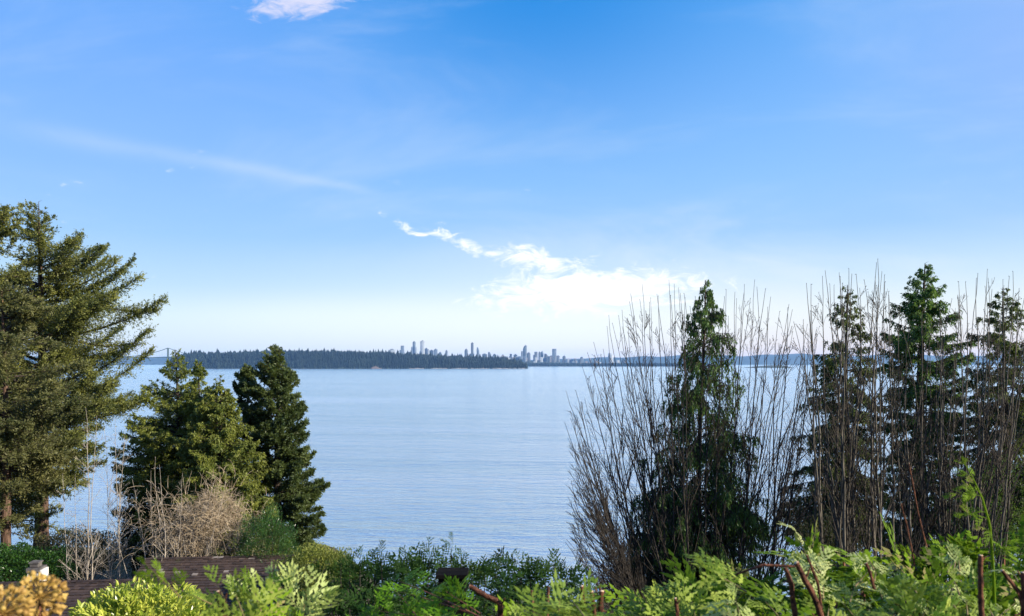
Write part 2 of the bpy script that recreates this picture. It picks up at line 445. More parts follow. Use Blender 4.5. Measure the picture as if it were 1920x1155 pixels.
ridge('city_land', [(560, 676), (980, 677), (1060, 679), (1160, 681), (1330, 682)], 6300, 900, M['hill'], 120)
# pale beach and a reddish bluff along the park shore
bea = Acc()
for i in range(90):
    p_ = 768 + i * 2.4
    if 0.5 + 0.5 * math.sin(i * 0.37) + random.random() * 0.8 < 0.6: continue
    X = (p_ - CX) / F * LANDY
    bea.box((X, LANDY - 14 - random.random() * 5, -1), (X + 8, LANDY + 2, 1.2 + random.random() * 2.6))
tag(bea.build('shore_rocks', rough_mat('beach_rock', (0.22, 0.20, 0.18), (0.36, 0.33, 0.30), 0.1)), kind='structure')
bl = Acc()
for i in range(16):
    X = (697 + i * 1.1 - CX) / F * LANDY; hgt = 11 * math.exp(-((i - 5) / 5.0) ** 2) * (0.7 + 0.5 * random.random()) + 3
    bl.quads([[[X, LANDY - 16, -1], [X + 4, LANDY - 15, -1], [X + 3.2, LANDY - 2, hgt], [X + 0.4, LANDY - 3, hgt * 0.8]]])
    bl.quads([[[X + 4, LANDY - 15, -1], [X + 8, LANDY - 10, -1], [X + 5, LANDY + 2, hgt * 0.6], [X + 3.2, LANDY - 2, hgt]]])
tag(bl.build('shore_bluff', rough_mat('bluff_rock', (0.12, 0.085, 0.07), (0.20, 0.15, 0.12), 0.1)), kind='structure')


def conifer_field(name, P, Hh, mat, kind='stuff'):
    # many small conifers: three stacked skirts each, ragged
    a = Acc(); n = len(P); sides = 6
    rows = []
    ang = np.arange(sides) / sides * 2 * math.pi
    lv = [(0.0, 0.10), (0.12, 0.22), (0.34, 0.15), (0.36, 0.19), (0.62, 0.09), (0.64, 0.13), (1.0, 0.004)]
    G = np.zeros((n, len(lv), sides, 3)); rot = rng.uniform(0, 6.3, n)
    wid = rng.uniform(0.6, 1.15, n)
    for i, (h, r) in enumerate(lv):
        rr = Hh[:, None] * r * wid[:, None] * rng.uniform(0.65, 1.35, (n, sides))
        G[:, i, :, 0] = P[:, 0:1] + rr * np.cos(ang[None] + rot[:, None]); G[:, i, :, 1] = P[:, 1:2] + rr * np.sin(ang[None] + rot[:, None])
        G[:, i, :, 2] = P[:, 2:3] + Hh[:, None] * (h + rng.uniform(-0.02, 0.02, (n, sides)))
    a.grid(G)
    a.T = [np.repeat(rng.uniform(0, 1, n), (len(lv) - 1) * sides)]
    return tag(a.build(name, mat), kind=kind)


N = 9000
px = rng.uniform(319, 988, N); d = rng.uniform(0, 1, N) ** 1.3
ctop = EYE + (HZ - np.interp(px, cpx, cpy)) / F * (LANDY + 300)
land = np.maximum(0, EYE + (HZ - (np.interp(px, cpx, cpy) + 11)) / F * (LANDY + 300))
prof_h = np.interp(d, [0, 0.02, 0.2, 0.5, 0.8], [0, 0.12, 0.75, 1.0, 0.7])
X = (px - CX) / F * LANDY * (1 + d * 600 / LANDY)
Hh = np.minimum(rng.uniform(20, 42, N) + 16 * (rng.uniform(0, 1, N) > 0.95), np.maximum(8, (px - 312) * 6)) * np.interp(px, [318, 340, 940, 988], [0.55, 1, 1, 0.75])
Hh = Hh * np.interp(d, [0, 0.05, 0.3], [0.6, 0.9, 1.0])
o = conifer_field('park_forest', np.stack([X, LANDY + d * 600, land * prof_h - 2], -1), Hh, M['forest'])
o['label'] = 'hazy blue wooded headland across the water'
N = 2600
px = rng.uniform(960, 1330, N); d = rng.uniform(0, 1, N)
X = (px - CX) / F * 6300 * (1 + d * 0.02)
o = conifer_field('city_shore_trees', np.stack([X, 6300 + d * 120, 1 + d * 8], -1), rng.uniform(9, 26, N), M['forest'])
o['label'] = 'strip of hazy trees along the city shore'

# ------------------------------------------------------------------ skyline
G_TALL = 'tall towers of the far skyline'; G_MID = 'mid-rise blocks of the far skyline'


def tower(px0, px1, ytop, label, mat, shape='flat', Y=6900, cat='tower', group=G_TALL, name='skyscraper', dp=None):
    x0, x1 = (px0 - CX) / F * Y, (px1 - CX) / F * Y
    W = x1 - x0; D = dp or max(22, min(40, W)); top = EYE + (HZ - ytop) / F * Y
    cx = (x0 + x1) / 2
    root = thing(name, (cx, Y + D / 2, 8), label, cat, group)
    b = Acc(); z0 = 4
    def ring(z, w_, d_, ox=0.0):
        if shape in ('round', 'oval'):
            an = np.arange(14) / 14 * 2 * math.pi
            return np.stack([cx + ox + w_ / 2 * np.cos(an), Y + D / 2 + d_ / 2 * np.sin(an), np.full(14, z)], -1)
        ch = 0.10
        pts = [(-.5 + ch, -.5), (.5 - ch, -.5), (.5, -.5 + ch), (.5, .5 - ch), (.5 - ch, .5), (-.5 + ch, .5), (-.5, .5 - ch), (-.5, -.5 + ch)]
        return np.array([[cx + ox + w_ * a_, Y + D / 2 + d_ * b_, z] for a_, b_ in pts])
    H = top - z0
    if shape == 'flat': lv = [(z0, 1, 1, 0), (top - 3, 1, 1, 0), (top - 3, .93, .93, 0), (top, .93, .93, 0), (top, .001, .001, 0)]
    elif shape == 'step': lv = [(z0, 1, 1, 0), (z0 + H * .78, 1, 1, 0), (z0 + H * .78, .72, .8, W * .13), (top, .72, .8, W * .13), (top, .001, .001, W * .13)]
    elif shape == 'dome': lv = [(z0, 1, 1, 0), (z0 + H * .86, 1, 1, 0), (z0 + H * .93, .85, .85, 0), (z0 + H * .98, .55, .6, 0), (top, .2, .2, 0), (top, .001, .001, 0)]
    elif shape == 'curve': lv = [(z0, 1, 1, 0), (z0 + H * .80, 1, 1, 0), (z0 + H * .88, .9, 1, W * .05), (z0 + H * .95, .72, 1, W * .14), (top, .5, 1, W * .25), (top, .001, .1, W * .25)]
    elif shape == 'slope': lv = [(z0, 1, 1, 0), (z0 + H * .8, 1, 1, 0), (top, .45, .8, -W * .22), (top, .001, .001, -W * .22)]
    else: lv = [(z0, 1, 1, 0), (top, 1, 1, 0), (top, .001, .001, 0)]
    R = np.stack([ring(z_, W * a_, D * b_, o_) for z_, a_, b_, o_ in lv])[None]
    b.grid(R); body = b.build('body', mat, root)
    if shape in ('flat', 'round', 'oval') and cat != 'roof':
        r = Acc(); k = 0.22
        r.box((cx - W * k, Y + D * .3, top - 0.5), (cx + W * k * 0.9, Y + D * .7, top + 6)); r.build('rooftop_plant', FA[1], root)
    if shape == 'dome' or shape == 'curve':
        r = Acc(); r.tubes(np.array([[cx + W * .15, Y + D / 2, top - 2], [cx + W * .15, Y + D / 2, top + 10]]), np.array([0.8, 0.5]), 4); r.build('mast', FA[1], root)
    return root


TW = [
 (728, 741, 655.5, 'wide pale low block at the left end of the skyline above the forest', 2, 'flat'),
 (749, 757, 648, 'stepped grey tower, leftmost tall tower of the skyline', 0, 'step'),
 (761, 770.5, 661, 'low grey block in the gap between the stepped tower and the slim round tower', 1, 'flat'),
 (770.8, 773.2, 651, 'narrow annexe against the left side of the slim round tower', 0, 'flat'),
 (773.3, 779, 641, 'slim round grey tower just left of the tallest pale tower', 0, 'round'),
 (779.3, 781.3, 652, 'narrow pale annexe against the right side of the slim round tower', 2, 'flat'),
 (788, 795.8, 639.5, 'tallest pale tower of the whole skyline with a light top', 2, 'flat'),
 (786.5, 795.2, 658.5, 'dark block at the foot of the tallest pale tower', 3, 'flat'),
 (796.4, 801.6, 653.5, 'dark grey block immediately right of the tallest pale tower', 3, 'flat'),
 (801.9, 805, 656, 'thin pale block between two dark blocks right of the tallest tower', 2, 'flat'),
 (805.2, 812.5, 657, 'wide dark flat-roofed slab right of the thin pale block', 3, 'flat'),
 (813.5, 820, 655, 'blue-grey square tower right of the wide dark slab', 0, 'flat'),
 (822.5, 827.7, 660, 'small dark domed block above the forest', 3, 'dome'),
 (835, 839, 657.5, 'lone slim grey tower standing apart above the forest', 1, 'flat'),
 (859.5, 864.7, 664, 'low dark rounded block left of the round-topped tower', 3, 'dome'),
 (871, 877, 654, 'round-topped grey tower left of the very slim tall tower', 1, 'dome'),
 (883, 887.8, 643, 'very slim tall grey tower in the middle of the skyline', 1, 'flat'),
 (880.8, 889.2, 663, 'dark podium block at the foot of the very slim tall tower', 3, 'flat'),
 (893.7, 898.5, 651, 'slim slope-topped tower just right of the very slim tall tower', 0, 'slope'),
 (892.8, 900, 664, 'greenish block at the foot of the slope-topped tower', 0, 'flat'),
 (904, 913, 664, 'wide dark low block left of the sloping grey mid tower', 3, 'flat'),
 (915, 921, 660, 'grey mid tower with a slanted roof above the forest', 1, 'slope'),
 (924, 930.5, 664.7, 'squat dark block above the middle of the headland', 3, 'flat'),
 (940, 946, 666, 'low brown-grey block above the headland', 4, 'flat'),
 (954, 960, 663.5, 'dark stepped block near the end of the headland', 3, 'step'),
 (963, 970, 665, 'dark flat block near the end of the headland', 3, 'flat'),
 (977, 980.4, 659, 'narrow slab against the left side of the curved-top tower', 1, 'flat'),
 (980.6, 987.7, 647.5, 'tall tower with a curved top at the tip of the headland', 0, 'curve'),
 (988, 994.7, 660.5, 'rounded grey block right of the curved-top tower', 1, 'dome'),
 (1000, 1008, 659.5, 'broad grey block with stepped shoulders right of the headland tip', 1, 'step'),
 (1009.7, 1013.8, 660.5, 'narrow grey block left of the pointed mid tower', 1, 'flat'),
 (1014, 1019, 658.5, 'pointed mid tower in the right part of the skyline', 0, 'dome'),
 (1020.5, 1028, 663, 'grey block with a sloping right side left of the square tall tower', 1, 'slope'),
 (1035.6, 1043.4, 654, 'square tall flat-topped tower at the right of the skyline', 0, 'box'),
 (1030, 1035.4, 668, 'reddish low block at the foot of the square tall tower', 4, 'flat'),
 (1044, 1049, 667.5, 'low block immediately right of the square tall tower', 4, 'flat'),
 (1055, 1060.8, 667, 'small round-topped block beyond the square tall tower', 1, 'dome'),
 (1088, 1093.5, 669, 'small tower standing above the low blocks left of the bare trees', 1, 'dome'),
]
for i, t in enumerate(TW):
    small = t[2] > 662
    tower(t[0], t[1], t[2], t[3], FA[t[4]], t[5], Y=6900 + (i * 37 % 11) * 22, cat='building' if small else 'tower', group=G_MID if small else G_TALL, name='city_block' if small else 'skyscraper')
tower(1141, 1150, 662, 'pale slanted roof structure seen through the leftmost bare branches', FA[2], 'slope', Y=6800, cat='building', group=None, name='city_block')
# the packed low blocks nobody can tell apart
for i in range(110):
    p_ = random.uniform(842, 1180); wd = random.uniform(3.2, 7.5)
    if i < 30: p_ = random.uniform(842, 985)
    tp = random.gauss(674, 2.2) if p_ > 985 else random.uniform(666, 670)
    if p_ < 990: tp = np.interp(p_, [842, 985], [668, 668.5]) + random.uniform(-0.8, 3)
    elif p_ < 1062: tp = random.uniform(665.5, 678)
    else: tp = random.uniform(672, 680)
    o = tower(p_, p_ + wd, tp, 'small hazy block packed into the low band of the far skyline', FA[random.choice([0, 1, 1, 2, 3, 4])], 'box', Y=6480 + random.random() * 380,
              cat='building', group='small blocks of the low skyline band', name='city_block', dp=18)

# suspension bridge
BY = 4350.0
def bx(px): return (px - CX) / F * BY
br = thing('suspension_bridge', (bx(315), BY, 0), 'distant suspension bridge with a slim tower left of the wooded headland', 'bridge')
TX = [bx(315), bx(315) - 473]
for tx in TX:
    tw = Acc()
    for s_ in (-7, 7):
        tw.tubes(np.array([[tx, BY + s_, -3], [tx, BY + s_ * 0.8, 60], [tx, BY + s_ * 0.7, 110]]), np.array([3.6, 3.2, 2.8]), 4)
    for zz in (30, 62, 86, 107): tw.box((tx - 2, BY - 6, zz), (tx + 2, BY + 6, zz + 4))
    tw.build('tower', M['bridge'], br)
dk = Acc(); dk.box((TX[1] - 900, BY - 6, 56.5), (TX[0] + 330, BY + 6, 60)); dk.build('deck', M['bridge'], br)
for s_ in (-5, 5):
    ca = Acc()
    xs = np.linspace(TX[1], TX[0], 30); k = (xs - TX[1]) / 473 * 2 - 1
    ca.tubes(np.stack([xs, np.full(30, BY + s_), 64 + 46 * k ** 2], -1), np.full(30, 0.9), 4)
    for sx, ex in ((TX[0], TX[0] + 190), (TX[1], TX[1] - 190)):
        xs = np.linspace(sx, ex, 10); k = np.linspace(1, 0, 10)
        ca.tubes(np.stack([xs, np.full(10, BY + s_), 61 + 49 * k ** 1.4], -1), np.full(10, 0.9), 4)
    ca.build('cable', M['bridge'], br)
hg = Acc()
for xx in np.linspace(TX[1] + 15, TX[0] - 15, 30):
    k = (xx - TX[1]) / 473 * 2 - 1
    hg.tubes(np.array([[xx, BY - 5, 60], [xx, BY - 5, 64 + 46 * k ** 2]]), np.array([0.25, 0.25]), 3)
hg.build('hangers', M['bridge'], br)


# ------------------------------------------------------------------ trees
def outline(pts, px_trunk, Y):
    o = sorted([(EYE + (HZ - py) / F * Y, max(0.05, (px_trunk - l) / F * Y), max(0.05, (r - px_trunk) / F * Y)) for py, l, r in pts])
    o = np.array(o); return o[:, 0], o[:, 1], o[:, 2]


def conifer(name, pxt, Y, pts, label, cat, mats, nb=260, nleaf=150000, leaf=(0.13, 0.05), trunk_r=0.3, e_top=0.9, e_bot=-0.1, droop=0.3, curl=0.35, hang=0.0,
            base_py=None, group=None, ragged=0.35, lw_pow=1.7, limb=1.0, esig=0.2, twf=0.27, two=1.05, extra=None, clump=0.8, hgap=None, trunk_mat='bark_dark'):
    zs, wl, wr = outline(pts, pxt, Y)
    top = zs[-1]; x0 = (pxt - CX) / F * Y
    gz = float(terr(x0, Y)); zb = gz - 0.2
    root = thing(name, (x0, Y, gz), label, cat, group)
    # trunk
    n = 14; t = np.linspace(0, 1, n)
    tp = np.stack([x0 + 0.12 * np.sin(t * 5 + Y) * t, Y + 0.1 * np.sin(t * 4 + 1) * t, zb + (top - zb) * t], -1)
    rad = trunk_r * (1 - t) ** 0.85 + 0.012; rad[0] *= 1.35
    a = Acc(); a.tubes(tp, rad, 9); a.build('trunk', M[trunk_mat], root, smooth=True)
    # limbs
    h = zs[0] + (top - zs[0]) * (1 - rng.uniform(0, 1, nb * 3) ** 0.9) if False else rng.uniform(zs[0], top - 0.02 * (top - zs[0]), nb * 3)
    wgt = np.interp(h, zs, (wl + wr) / 2); keep = rng.uniform(0, 1, len(h)) < (0.25 + 0.75 * wgt / wgt.max()); h = h[keep][:nb]
    if hgap is not None: h = h[[not any(a_ < q < b_ for a_, b_ in hgap) for q in h]]
    nb_ = len(h)
    h = np.concatenate([h, np.linspace(top - 0.14 * (top - zs[0]), top - 0.01, 26)]); nb_ = len(h)
    phi = rng.uniform(0, 2 * math.pi, nb_)
    rel = (h - zs[0]) / (top - zs[0])
    e0 = e_bot + (e_top - e_bot) * rel ** 1.5 + rng.normal(0, esig, nb_)
    # aim the branch at the height its tip reaches
    def width(z, ph):
        l_, r_ = np.interp(z, zs, wl), np.interp(z, zs, wr); mean = (l_ + r_) / 2; c_ = np.cos(ph)
        return np.where(c_ > 0, mean + (r_ - mean) * np.abs(c_), mean + (l_ - mean) * np.abs(c_))
    L = width(h, phi)
    for _ in range(4):
        tipz = h + L * (np.sin(e0) - droop + curl)
        L = 0.5 * L + 0.5 * width(np.clip(tipz, zs[0], top), phi)
    L = L * 1.07 * np.clip(1.04 - ragged * rng.uniform(0, 1, nb_) ** 1.6, 0.2, 1.12) + 0.04
    tt = np.clip((h - zb) / (top - zb), 0, 1)
    p0 = np.stack([np.interp(tt, t, tp[:, 0]), np.interp(tt, t, tp[:, 1]), h], -1)
    if extra is not None:                                           # leaders: (px base, py base, px tip, py tip, spread)
        for bx_, by_, tx_, ty_ in extra:
            pass
    ca, sa = np.cos(phi), np.sin(phi)
    def pos(i, uu):
        r = L[i] * uu; zz = L[i] * (np.sin(e0[i]) * uu - droop * uu ** 1.6 + curl * uu ** 3)
        return np.stack([p0[i, 0] + ca[i] * r, p0[i, 1] + sa[i] * r, p0[i, 2] + zz], -1)
    kk = 7; us = np.linspace(0, 1, kk)
    P = np.stack([pos(np.arange(nb_), np.full(nb_, q)) for q in us], 1)
    R = (0.008 + 0.014 * L)[:, None] * limb * (1 - us * 0.85)[None]
    a = Acc(); a.tubes(P, R, 4)
    # side twigs
    nt_ = nleaf // 14
    wts = (L ** lw_pow); wts /= wts.sum()
    bi = rng.choice(nb_, nt_, p=wts); ub = rng.uniform(0.12, 1.0, nt_) ** 0.75
    tpz = pos(bi, ub); tan = unit(pos(bi, np.minimum(ub + 0.03, 1.05)) - tpz)
    lat = unit(np.cross(tan, np.array([0, 0, 1.0]))); sgn = rng.choice([-1, 1], nt_)
    td = unit(tan * rng.uniform(0.35, 0.9, nt_)[:, None] + lat * (sgn * rng.uniform(0.5, 1.0, nt_))[:, None] + np.array([0, 0, 1.0]) * rng.normal(0.05 - hang * 0.6, 0.5, nt_)[:, None])
    tl = np.clip(L[bi] / 0.7, 0.4, 1) * (twf * L[bi] * (two - ub) + 0.03 + leaf[0] * 0.9) * rng.uniform(0.5, 1.2, nt_)
    te = tpz + td * tl[:, None]; te[:, 2] -= hang * tl * 0.9
    q_ = rng.choice(nt_, min(nt_, 9000), replace=False)
    a.tubes(np.stack([tpz[q_], (tpz[q_] + te[q_]) / 2 + np.array([0, 0, 0.02]), te[q_]], 1), np.tile([0.009, 0.006, 0.003], (len(q_), 1)), 3)
    a.build('limbs', M['bark_dark'], root)
    # needles / sprays
    ti = rng.integers(0, nt_, nleaf); uv = rng.uniform(0, 1, nleaf)
    lp = tpz[ti] + (te[ti] - tpz[ti]) * uv[:, None] + rng.normal(0, leaf[0] * 0.22, (nleaf, 3))
    ld = unit(unit(te[ti] - tpz[ti]) + rng.normal(0, 0.55, (nleaf, 3)) + np.array([0, 0, -hang]))
    ln = unit(np.array([0, 0, 0.55]) + rng.normal(0, 0.75, (nleaf, 3)))
    s = rng.uniform(0.6, 1.3, nleaf)
    tb = rng.uniform(0, 1, nb_)
    c_ = Acc(); c_.quads(kites(lp, ld, ln, leaf[0] * s, leaf[1] * s), np.clip(0.55 * tb[bi[ti]] + 0.45 * rng.uniform(0, 1, nleaf), 0, 1))
    c_.build('crown', M[mats], root)
    return root


G_FIR = 'conifers down the slope on the left'; G_RC = 'conifers behind the bare trees on the right'
conifer('fir_tree', 78, 50, [(378, 62, 70), (400, 40, 90), (430, 25, 140), (470, -40, 208), (520, -60, 238), (575, -80, 284), (620, -90, 272), (680, -100, 280), (740, -110, 258), (800, -110, 225), (860, -100, 180), (930, -90, 130), (985, -60, 100)],
        'tall olive-green fir with upswept boughs and a thick brown trunk, largest tree on the left', 'fir tree', 'fir', 220, 380000, (0.135, 0.052), 0.42, 0.8, 0.0, 0.25, 0.25, group=G_FIR, esig=0.36, twf=0.3, two=1.2, ragged=0.75, trunk_mat='bark_fir')
conifer('fir_tree', -20, 46, [(378, -26, -8), (410, -60, 45), (450, -90, 55), (520, -120, 50), (620, -140, 60), (800, -150, 60), (960, -140, 40)],
        'dark fir cut off by the left picture edge with only its right boughs showing', 'fir tree', 'fir', 110, 110000, (0.13, 0.052), 0.36, 0.7, 0.0, 0.18, 0.2, group=G_FIR, ragged=0.5, esig=0.32, twf=0.3, two=1.2, trunk_mat='bark_fir')
conifer('fir_tree', 10, 37, [(535, -10, 30), (570, -60, 75), (620, -80, 115), (690, -100, 150), (760, -110, 160), (830, -120, 130), (900, -120, 112), (950, -110, 96), (1000, -90, 60)],
        'paler sunlit fir standing in front of the tall olive-green fir at the left edge', 'fir tree', 'fir_pale', 130, 150000, (0.13, 0.05), 0.26, 0.6, -0.1, 0.25, 0.2, group=G_FIR, ragged=0.5, esig=0.32, twf=0.3, two=1.2, trunk_mat='bark_fir')
conifer('cedar_tree', 334, 43, [(656, 332, 337), (685, 318, 352), (712, 290, 372), (745, 265, 402), (785, 245, 442), (835, 235, 470), (890, 232, 488), (950, 240, 480), (1020, 255, 450)],
        'bushy green cedar with a pointed top just left of the round gap of water', 'cedar tree', 'cedar_light', 300, 230000, (0.13, 0.05), 0.24, 0.9, 0.0, 0.3, 0.2, hang=0.25, group=G_FIR, ragged=0.22)
conifer('cedar_tree', 372, 42, [(680, 370, 375), (710, 358, 388), (750, 350, 410), (800, 340, 425), (860, 335, 440)],
        'narrow second top of green cedar right behind the pointed one', 'cedar tree', 'cedar_light', 90, 50000, (0.12, 0.05), 0.14, 0.9, 0.1, 0.3, 0.2, hang=0.2, group=G_FIR)
conifer('cedar_tree', 418, 38, [(706, 414, 421), (740, 392, 436), (780, 372, 456), (820, 354, 474), (860, 342, 488), (920, 335, 500), (980, 372, 505), (1030, 395, 530), (1070, 400, 545)],
        'yellow-green rounded cedar between the pointed cedar and the dark spruce', 'cedar tree', 'cedar_light', 260, 220000, (0.11, 0.045), 0.2, 0.9, 0.1, 0.3, 0.1, hang=0.5, group=G_FIR, ragged=0.25)
conifer('spruce_tree', 522, 40, [(657, 505, 512), (680, 492, 528), (705, 478, 546), (740, 462, 558), (790, 466, 570), (850, 476, 582), (885, 480, 590), (912, 486, 606), (945, 492, 590), (985, 492, 598), (1025, 498, 622), (1065, 500, 626)],
        'dark spruce standing against the open water, rightmost conifer of the left group', 'spruce tree', 'spruce', 230, 210000, (0.13, 0.05), 0.28, 0.7, -0.1, 0.22, 0.25, group=G_FIR, ragged=0.42)
conifer('spruce_tree', 462, 41.5, [(688, 459, 464), (715, 436, 478), (750, 448, 490), (800, 452, 500), (860, 460, 505)],
        'small dark spruce top leaning out left of the large dark spruce', 'spruce tree', 'spruce', 80, 42000, (0.12, 0.045), 0.12, 0.9, 0.1, 0.2, 0.3, group=G_FIR)
# right hand side
conifer('cedar_tree', 1313, 22, [(526, 1309, 1317), (550, 1300, 1328), (600, 1280, 1350), (650, 1268, 1368), (700, 1256, 1380), (760, 1248, 1390), (820, 1230, 1410), (900, 1205, 1435), (980, 1185, 1440), (1050, 1175, 1435), (1110, 1175, 1430)],
        'slender drooping cedar with a see-through crown among the bare stems right of the open water', 'cedar tree', 'cedar_dark', 280, 105000, (0.082, 0.026), 0.10, 1.0, 0.35, 0.65, 0.05, limb=0.55, lw_pow=1.15, hang=1.5, group=G_RC, ragged=0.42)
conifer('cedar_tree', 1728, 27, [(494, 1722, 1732), (530, 1700, 1756), (580, 1680, 1790), (630, 1668, 1808), (700, 1660, 1800), (780, 1655, 1800), (860, 1650, 1795), (950, 1650, 1795), (1040, 1650, 1790)],
        'tall dark conifer with the thickest trunk in the right group', 'cedar tree', 'cedar_dark', 230, 125000, (0.09, 0.034), 0.3, 0.7, 0.0, 0.35, 0.2, limb=0.7, hang=0.6, group=G_RC, ragged=0.45)
conifer('cedar_tree', 1590, 26, [(535, 1584, 1595), (580, 1566, 1612), (640, 1545, 1634), (700, 1530, 1645), (770, 1510, 1640), (850, 1488, 1645), (930, 1475, 1645), (1010, 1475, 1640)],
        'brown-tinged sparse conifer left of the thick-trunked one with low boughs over the water', 'cedar tree', 'cedar_brown', 240, 95000, (0.080, 0.030), 0.13, 0.8, 0.0, 0.4, 0.1, limb=0.6, hang=0.8, group=G_RC, ragged=0.42)
conifer('cedar_tree', 1884, 25, [(540, 1878, 1890), (590, 1848, 1915), (640, 1825, 1945), (700, 1815, 1955), (800, 1808, 1965), (900, 1800, 1970), (1010, 1800, 1970)],
        'dark conifer cut by the right picture edge', 'cedar tree', 'cedar_brown', 220, 100000, (0.080, 0.030), 0.16, 0.8, 0.0, 0.4, 0.1, limb=0.6, hang=0.8, group=G_RC, ragged=0.5)


# ------------------------------------------------------------------ bare trees
def bez(A, B, C, n):
    t = np.linspace(0, 1, n)[None, :, None]
    return A[:, None] * (1 - t) ** 2 + 2 * B[:, None] * t * (1 - t) + C[:, None] * t ** 2


def bare(name, bases, tips, label, cat, mat, r0=0.045, nside=14, nsub=5, side_len=0.22, group=None, Y=21, bow=0.6, ang=0.46, rmin=0.0045, root_px=None, up=0.06, nsplit=0):
    A = np.array([at(*b) for b in bases]); C = np.array([at(*t_) for t_ in tips]); n = len(A)
    rx, ry = float(A[:, 0].mean()), float(A[:, 1].mean()); gz = float(terr(rx, ry))
    root = thing(name, (rx, ry, gz), label, cat, group)
    A[:, 2] = np.minimum(A[:, 2], terr(A[:, 0], A[:, 1]) + 0.0) - 0.1
    D = C - A
    B = A + D * np.array([bow, bow, 0.42]) + rng.normal(0, 0.12, (n, 3))
    k = 22
    P = bez(A, B, C, k); Ls = np.linalg.norm(D, axis=1)
    wig = np.cumsum(rng.normal(0, 0.016, (n, k, 3)), axis=1) + 0.11 * np.sin(np.linspace(0, 1, k)[None, :, None] * rng.uniform(3, 8, (n, 1, 3)) + rng.uniform(0, 6, (n, 1, 3))) * np.linspace(0, 1, k)[None, :, None]; wig[:, 0] = 0; wig[:, :, 2] *= 0.3
    P = P + wig
    t = np.linspace(0, 1, k); sc = rng.uniform(0.65, 1.25, n)
    r0 *= 0.80
    R = (r0 * sc)[:, None] * (1 - t ** 1.15)[None] + rmin
    a = Acc(); a.tubes(P, R, 6); a.build('stems', M[mat], root, smooth=True)
    b_ = Acc()
    def children(P, Ls, num, lo, hi, lenf, k2, rb):
        n_, kk = P.shape[:2]
        i = np.repeat(np.arange(n_), num); m_ = len(i)
        uu = rng.uniform(lo, hi, m_); f = uu * (kk - 1); j = np.minimum(f.astype(int), kk - 2); fr = (f - j)[:, None]
        p = P[i, j] * (1 - fr) + P[i, j + 1] * fr
        tn = unit(P[i, j + 1] - P[i, j])
        rv = unit(np.cross(tn, rng.normal(0, 1, (m_, 3)))); rv[:, 2] *= 0.4
        an = rng.uniform(ang * 0.6, ang * 1.4, m_)[:, None]
        d_ = unit(tn * np.cos(an) + rv * np.sin(an))
        ln = Ls[i] * lenf * (1.05 - uu) * rng.uniform(0.5, 1.3, m_) + 0.12
        e = p + d_ * ln[:, None]; mid = p + d_ * (ln * 0.5)[:, None]
        e = e + np.array([0, 0, 1.0]) * (ln * up * 0.6)[:, None]; 
        Pc = bez(p, mid, e, k2) + np.cumsum(rng.normal(0, 0.006, (m_, k2, 3)), axis=1) * np.array([1, 1, .5])
        Rc = (rb * np.clip(ln / 1.2, 0.35, 1.6))[:, None] * (1 - np.linspace(0, 1, k2) * 0.8)[None] + rmin * 0.75
        b_.tubes(Pc, Rc, 3)
        return Pc, ln
    P1, L1 = children(P, Ls, nside, 0.16, 0.94, side_len, 7, 0.0085)
    Pf, Lf = children(P, Ls, 1, 0.35, 0.65, 0.42, 12, 0.009)
    Pg, Lg = children(Pf, Lf, 6, 0.2, 0.95, 0.30, 5, 0.006)
    P2, L2 = children(P1, L1, nsub, 0.15, 0.9, 0.42, 4, 0.003)
    # buds at the tips
    tp_ = np.concatenate([P1[:, -1], P[:, -1], P2[::2, -1]]); nn = len(tp_)
    b_.quads(kites(tp_ - np.array([0, 0, 0.02]), np.tile([0, 0, 1.0], (nn, 1)) + rng.normal(0, 0.4, (nn, 3)), rng.normal(0, 1, (nn, 3)), np.full(nn, 0.04), np.full(nn, 0.017)))
    b_.build('twigs', M['bark_twig'] if mat != 'bark_pale' else M['bark_pale'], root)
    return root


def fan(n, base, tips, Y, jb=12, jt=8, dY=1.2, jy=0.3, jk=0.0):
    # tips: list of (px, py) control points of the tip envelope, sampled along it
    tp = np.array(tips, float); s = np.linspace(0, len(tp) - 1, n)
    bs, ts = [], []
    for q in s:
        px_ = np.interp(q, range(len(tp)), tp[:, 0]) + random.gauss(0, jt); py_ = np.interp(q, range(len(tp)), tp[:, 1]) + abs(random.gauss(0, jt * 2.6))
        k = (px_ - tp[:, 0].min()) / (np.ptp(tp[:, 0]) + 1) + random.gauss(0, jk)
        yb = Y + random.uniform(-jy, jy)
        bs.append((base[0] + (base[1] - base[0]) * k + random.gauss(0, jb * 0.9), base[2], yb)); ts.append((px_, py_, yb + random.uniform(-dY, dY)))
    return bs, ts


G_B = 'bare multi-stemmed trees on the right'
b1, t1 = fan(44, (1235, 1315, 1100), [(1068, 800), (1074, 760), (1090, 700), (1122, 640), (1150, 590), (1185, 555), (1222, 520), (1262, 535), (1300, 530), (1330, 560)], 21.9, dY=1.0, jy=1.7, jk=0.07)
bare('bare_tree', b1, t1, 'wide fan of dark bare stems leaning left over the water beside the open channel', 'bare tree', 'bark_twig', 0.026, 13, 4, 0.22, G_B, bow=0.54)
b1, t1 = fan(26, (1200, 1260, 1110), [(1068, 1040), (1066, 960), (1078, 900), (1090, 850), (1075, 800)], 20, dY=0.8)
bare('bare_shrub', b1, t1, 'low thin bare shrub arching left over the water under the wide stem fan', 'bare shrub', 'bark_twig', 0.016, 12, 4, 0.26, None, bow=0.55, rmin=0.0045)
b1, t1 = fan(30, (1330, 1420, 1085), [(1335, 570), (1362, 535), (1400, 530), (1440, 515), (1475, 560), (1505, 590), (1520, 640), (1512, 700)], 21.9, dY=1.0, jy=1.6, jk=0.2)
bare('bare_tree', b1, t1, 'bare tree with upright dark stems right beside the slender drooping cedar', 'bare tree', 'bark_twig', 0.028, 12, 4, 0.22, G_B, bow=0.55)
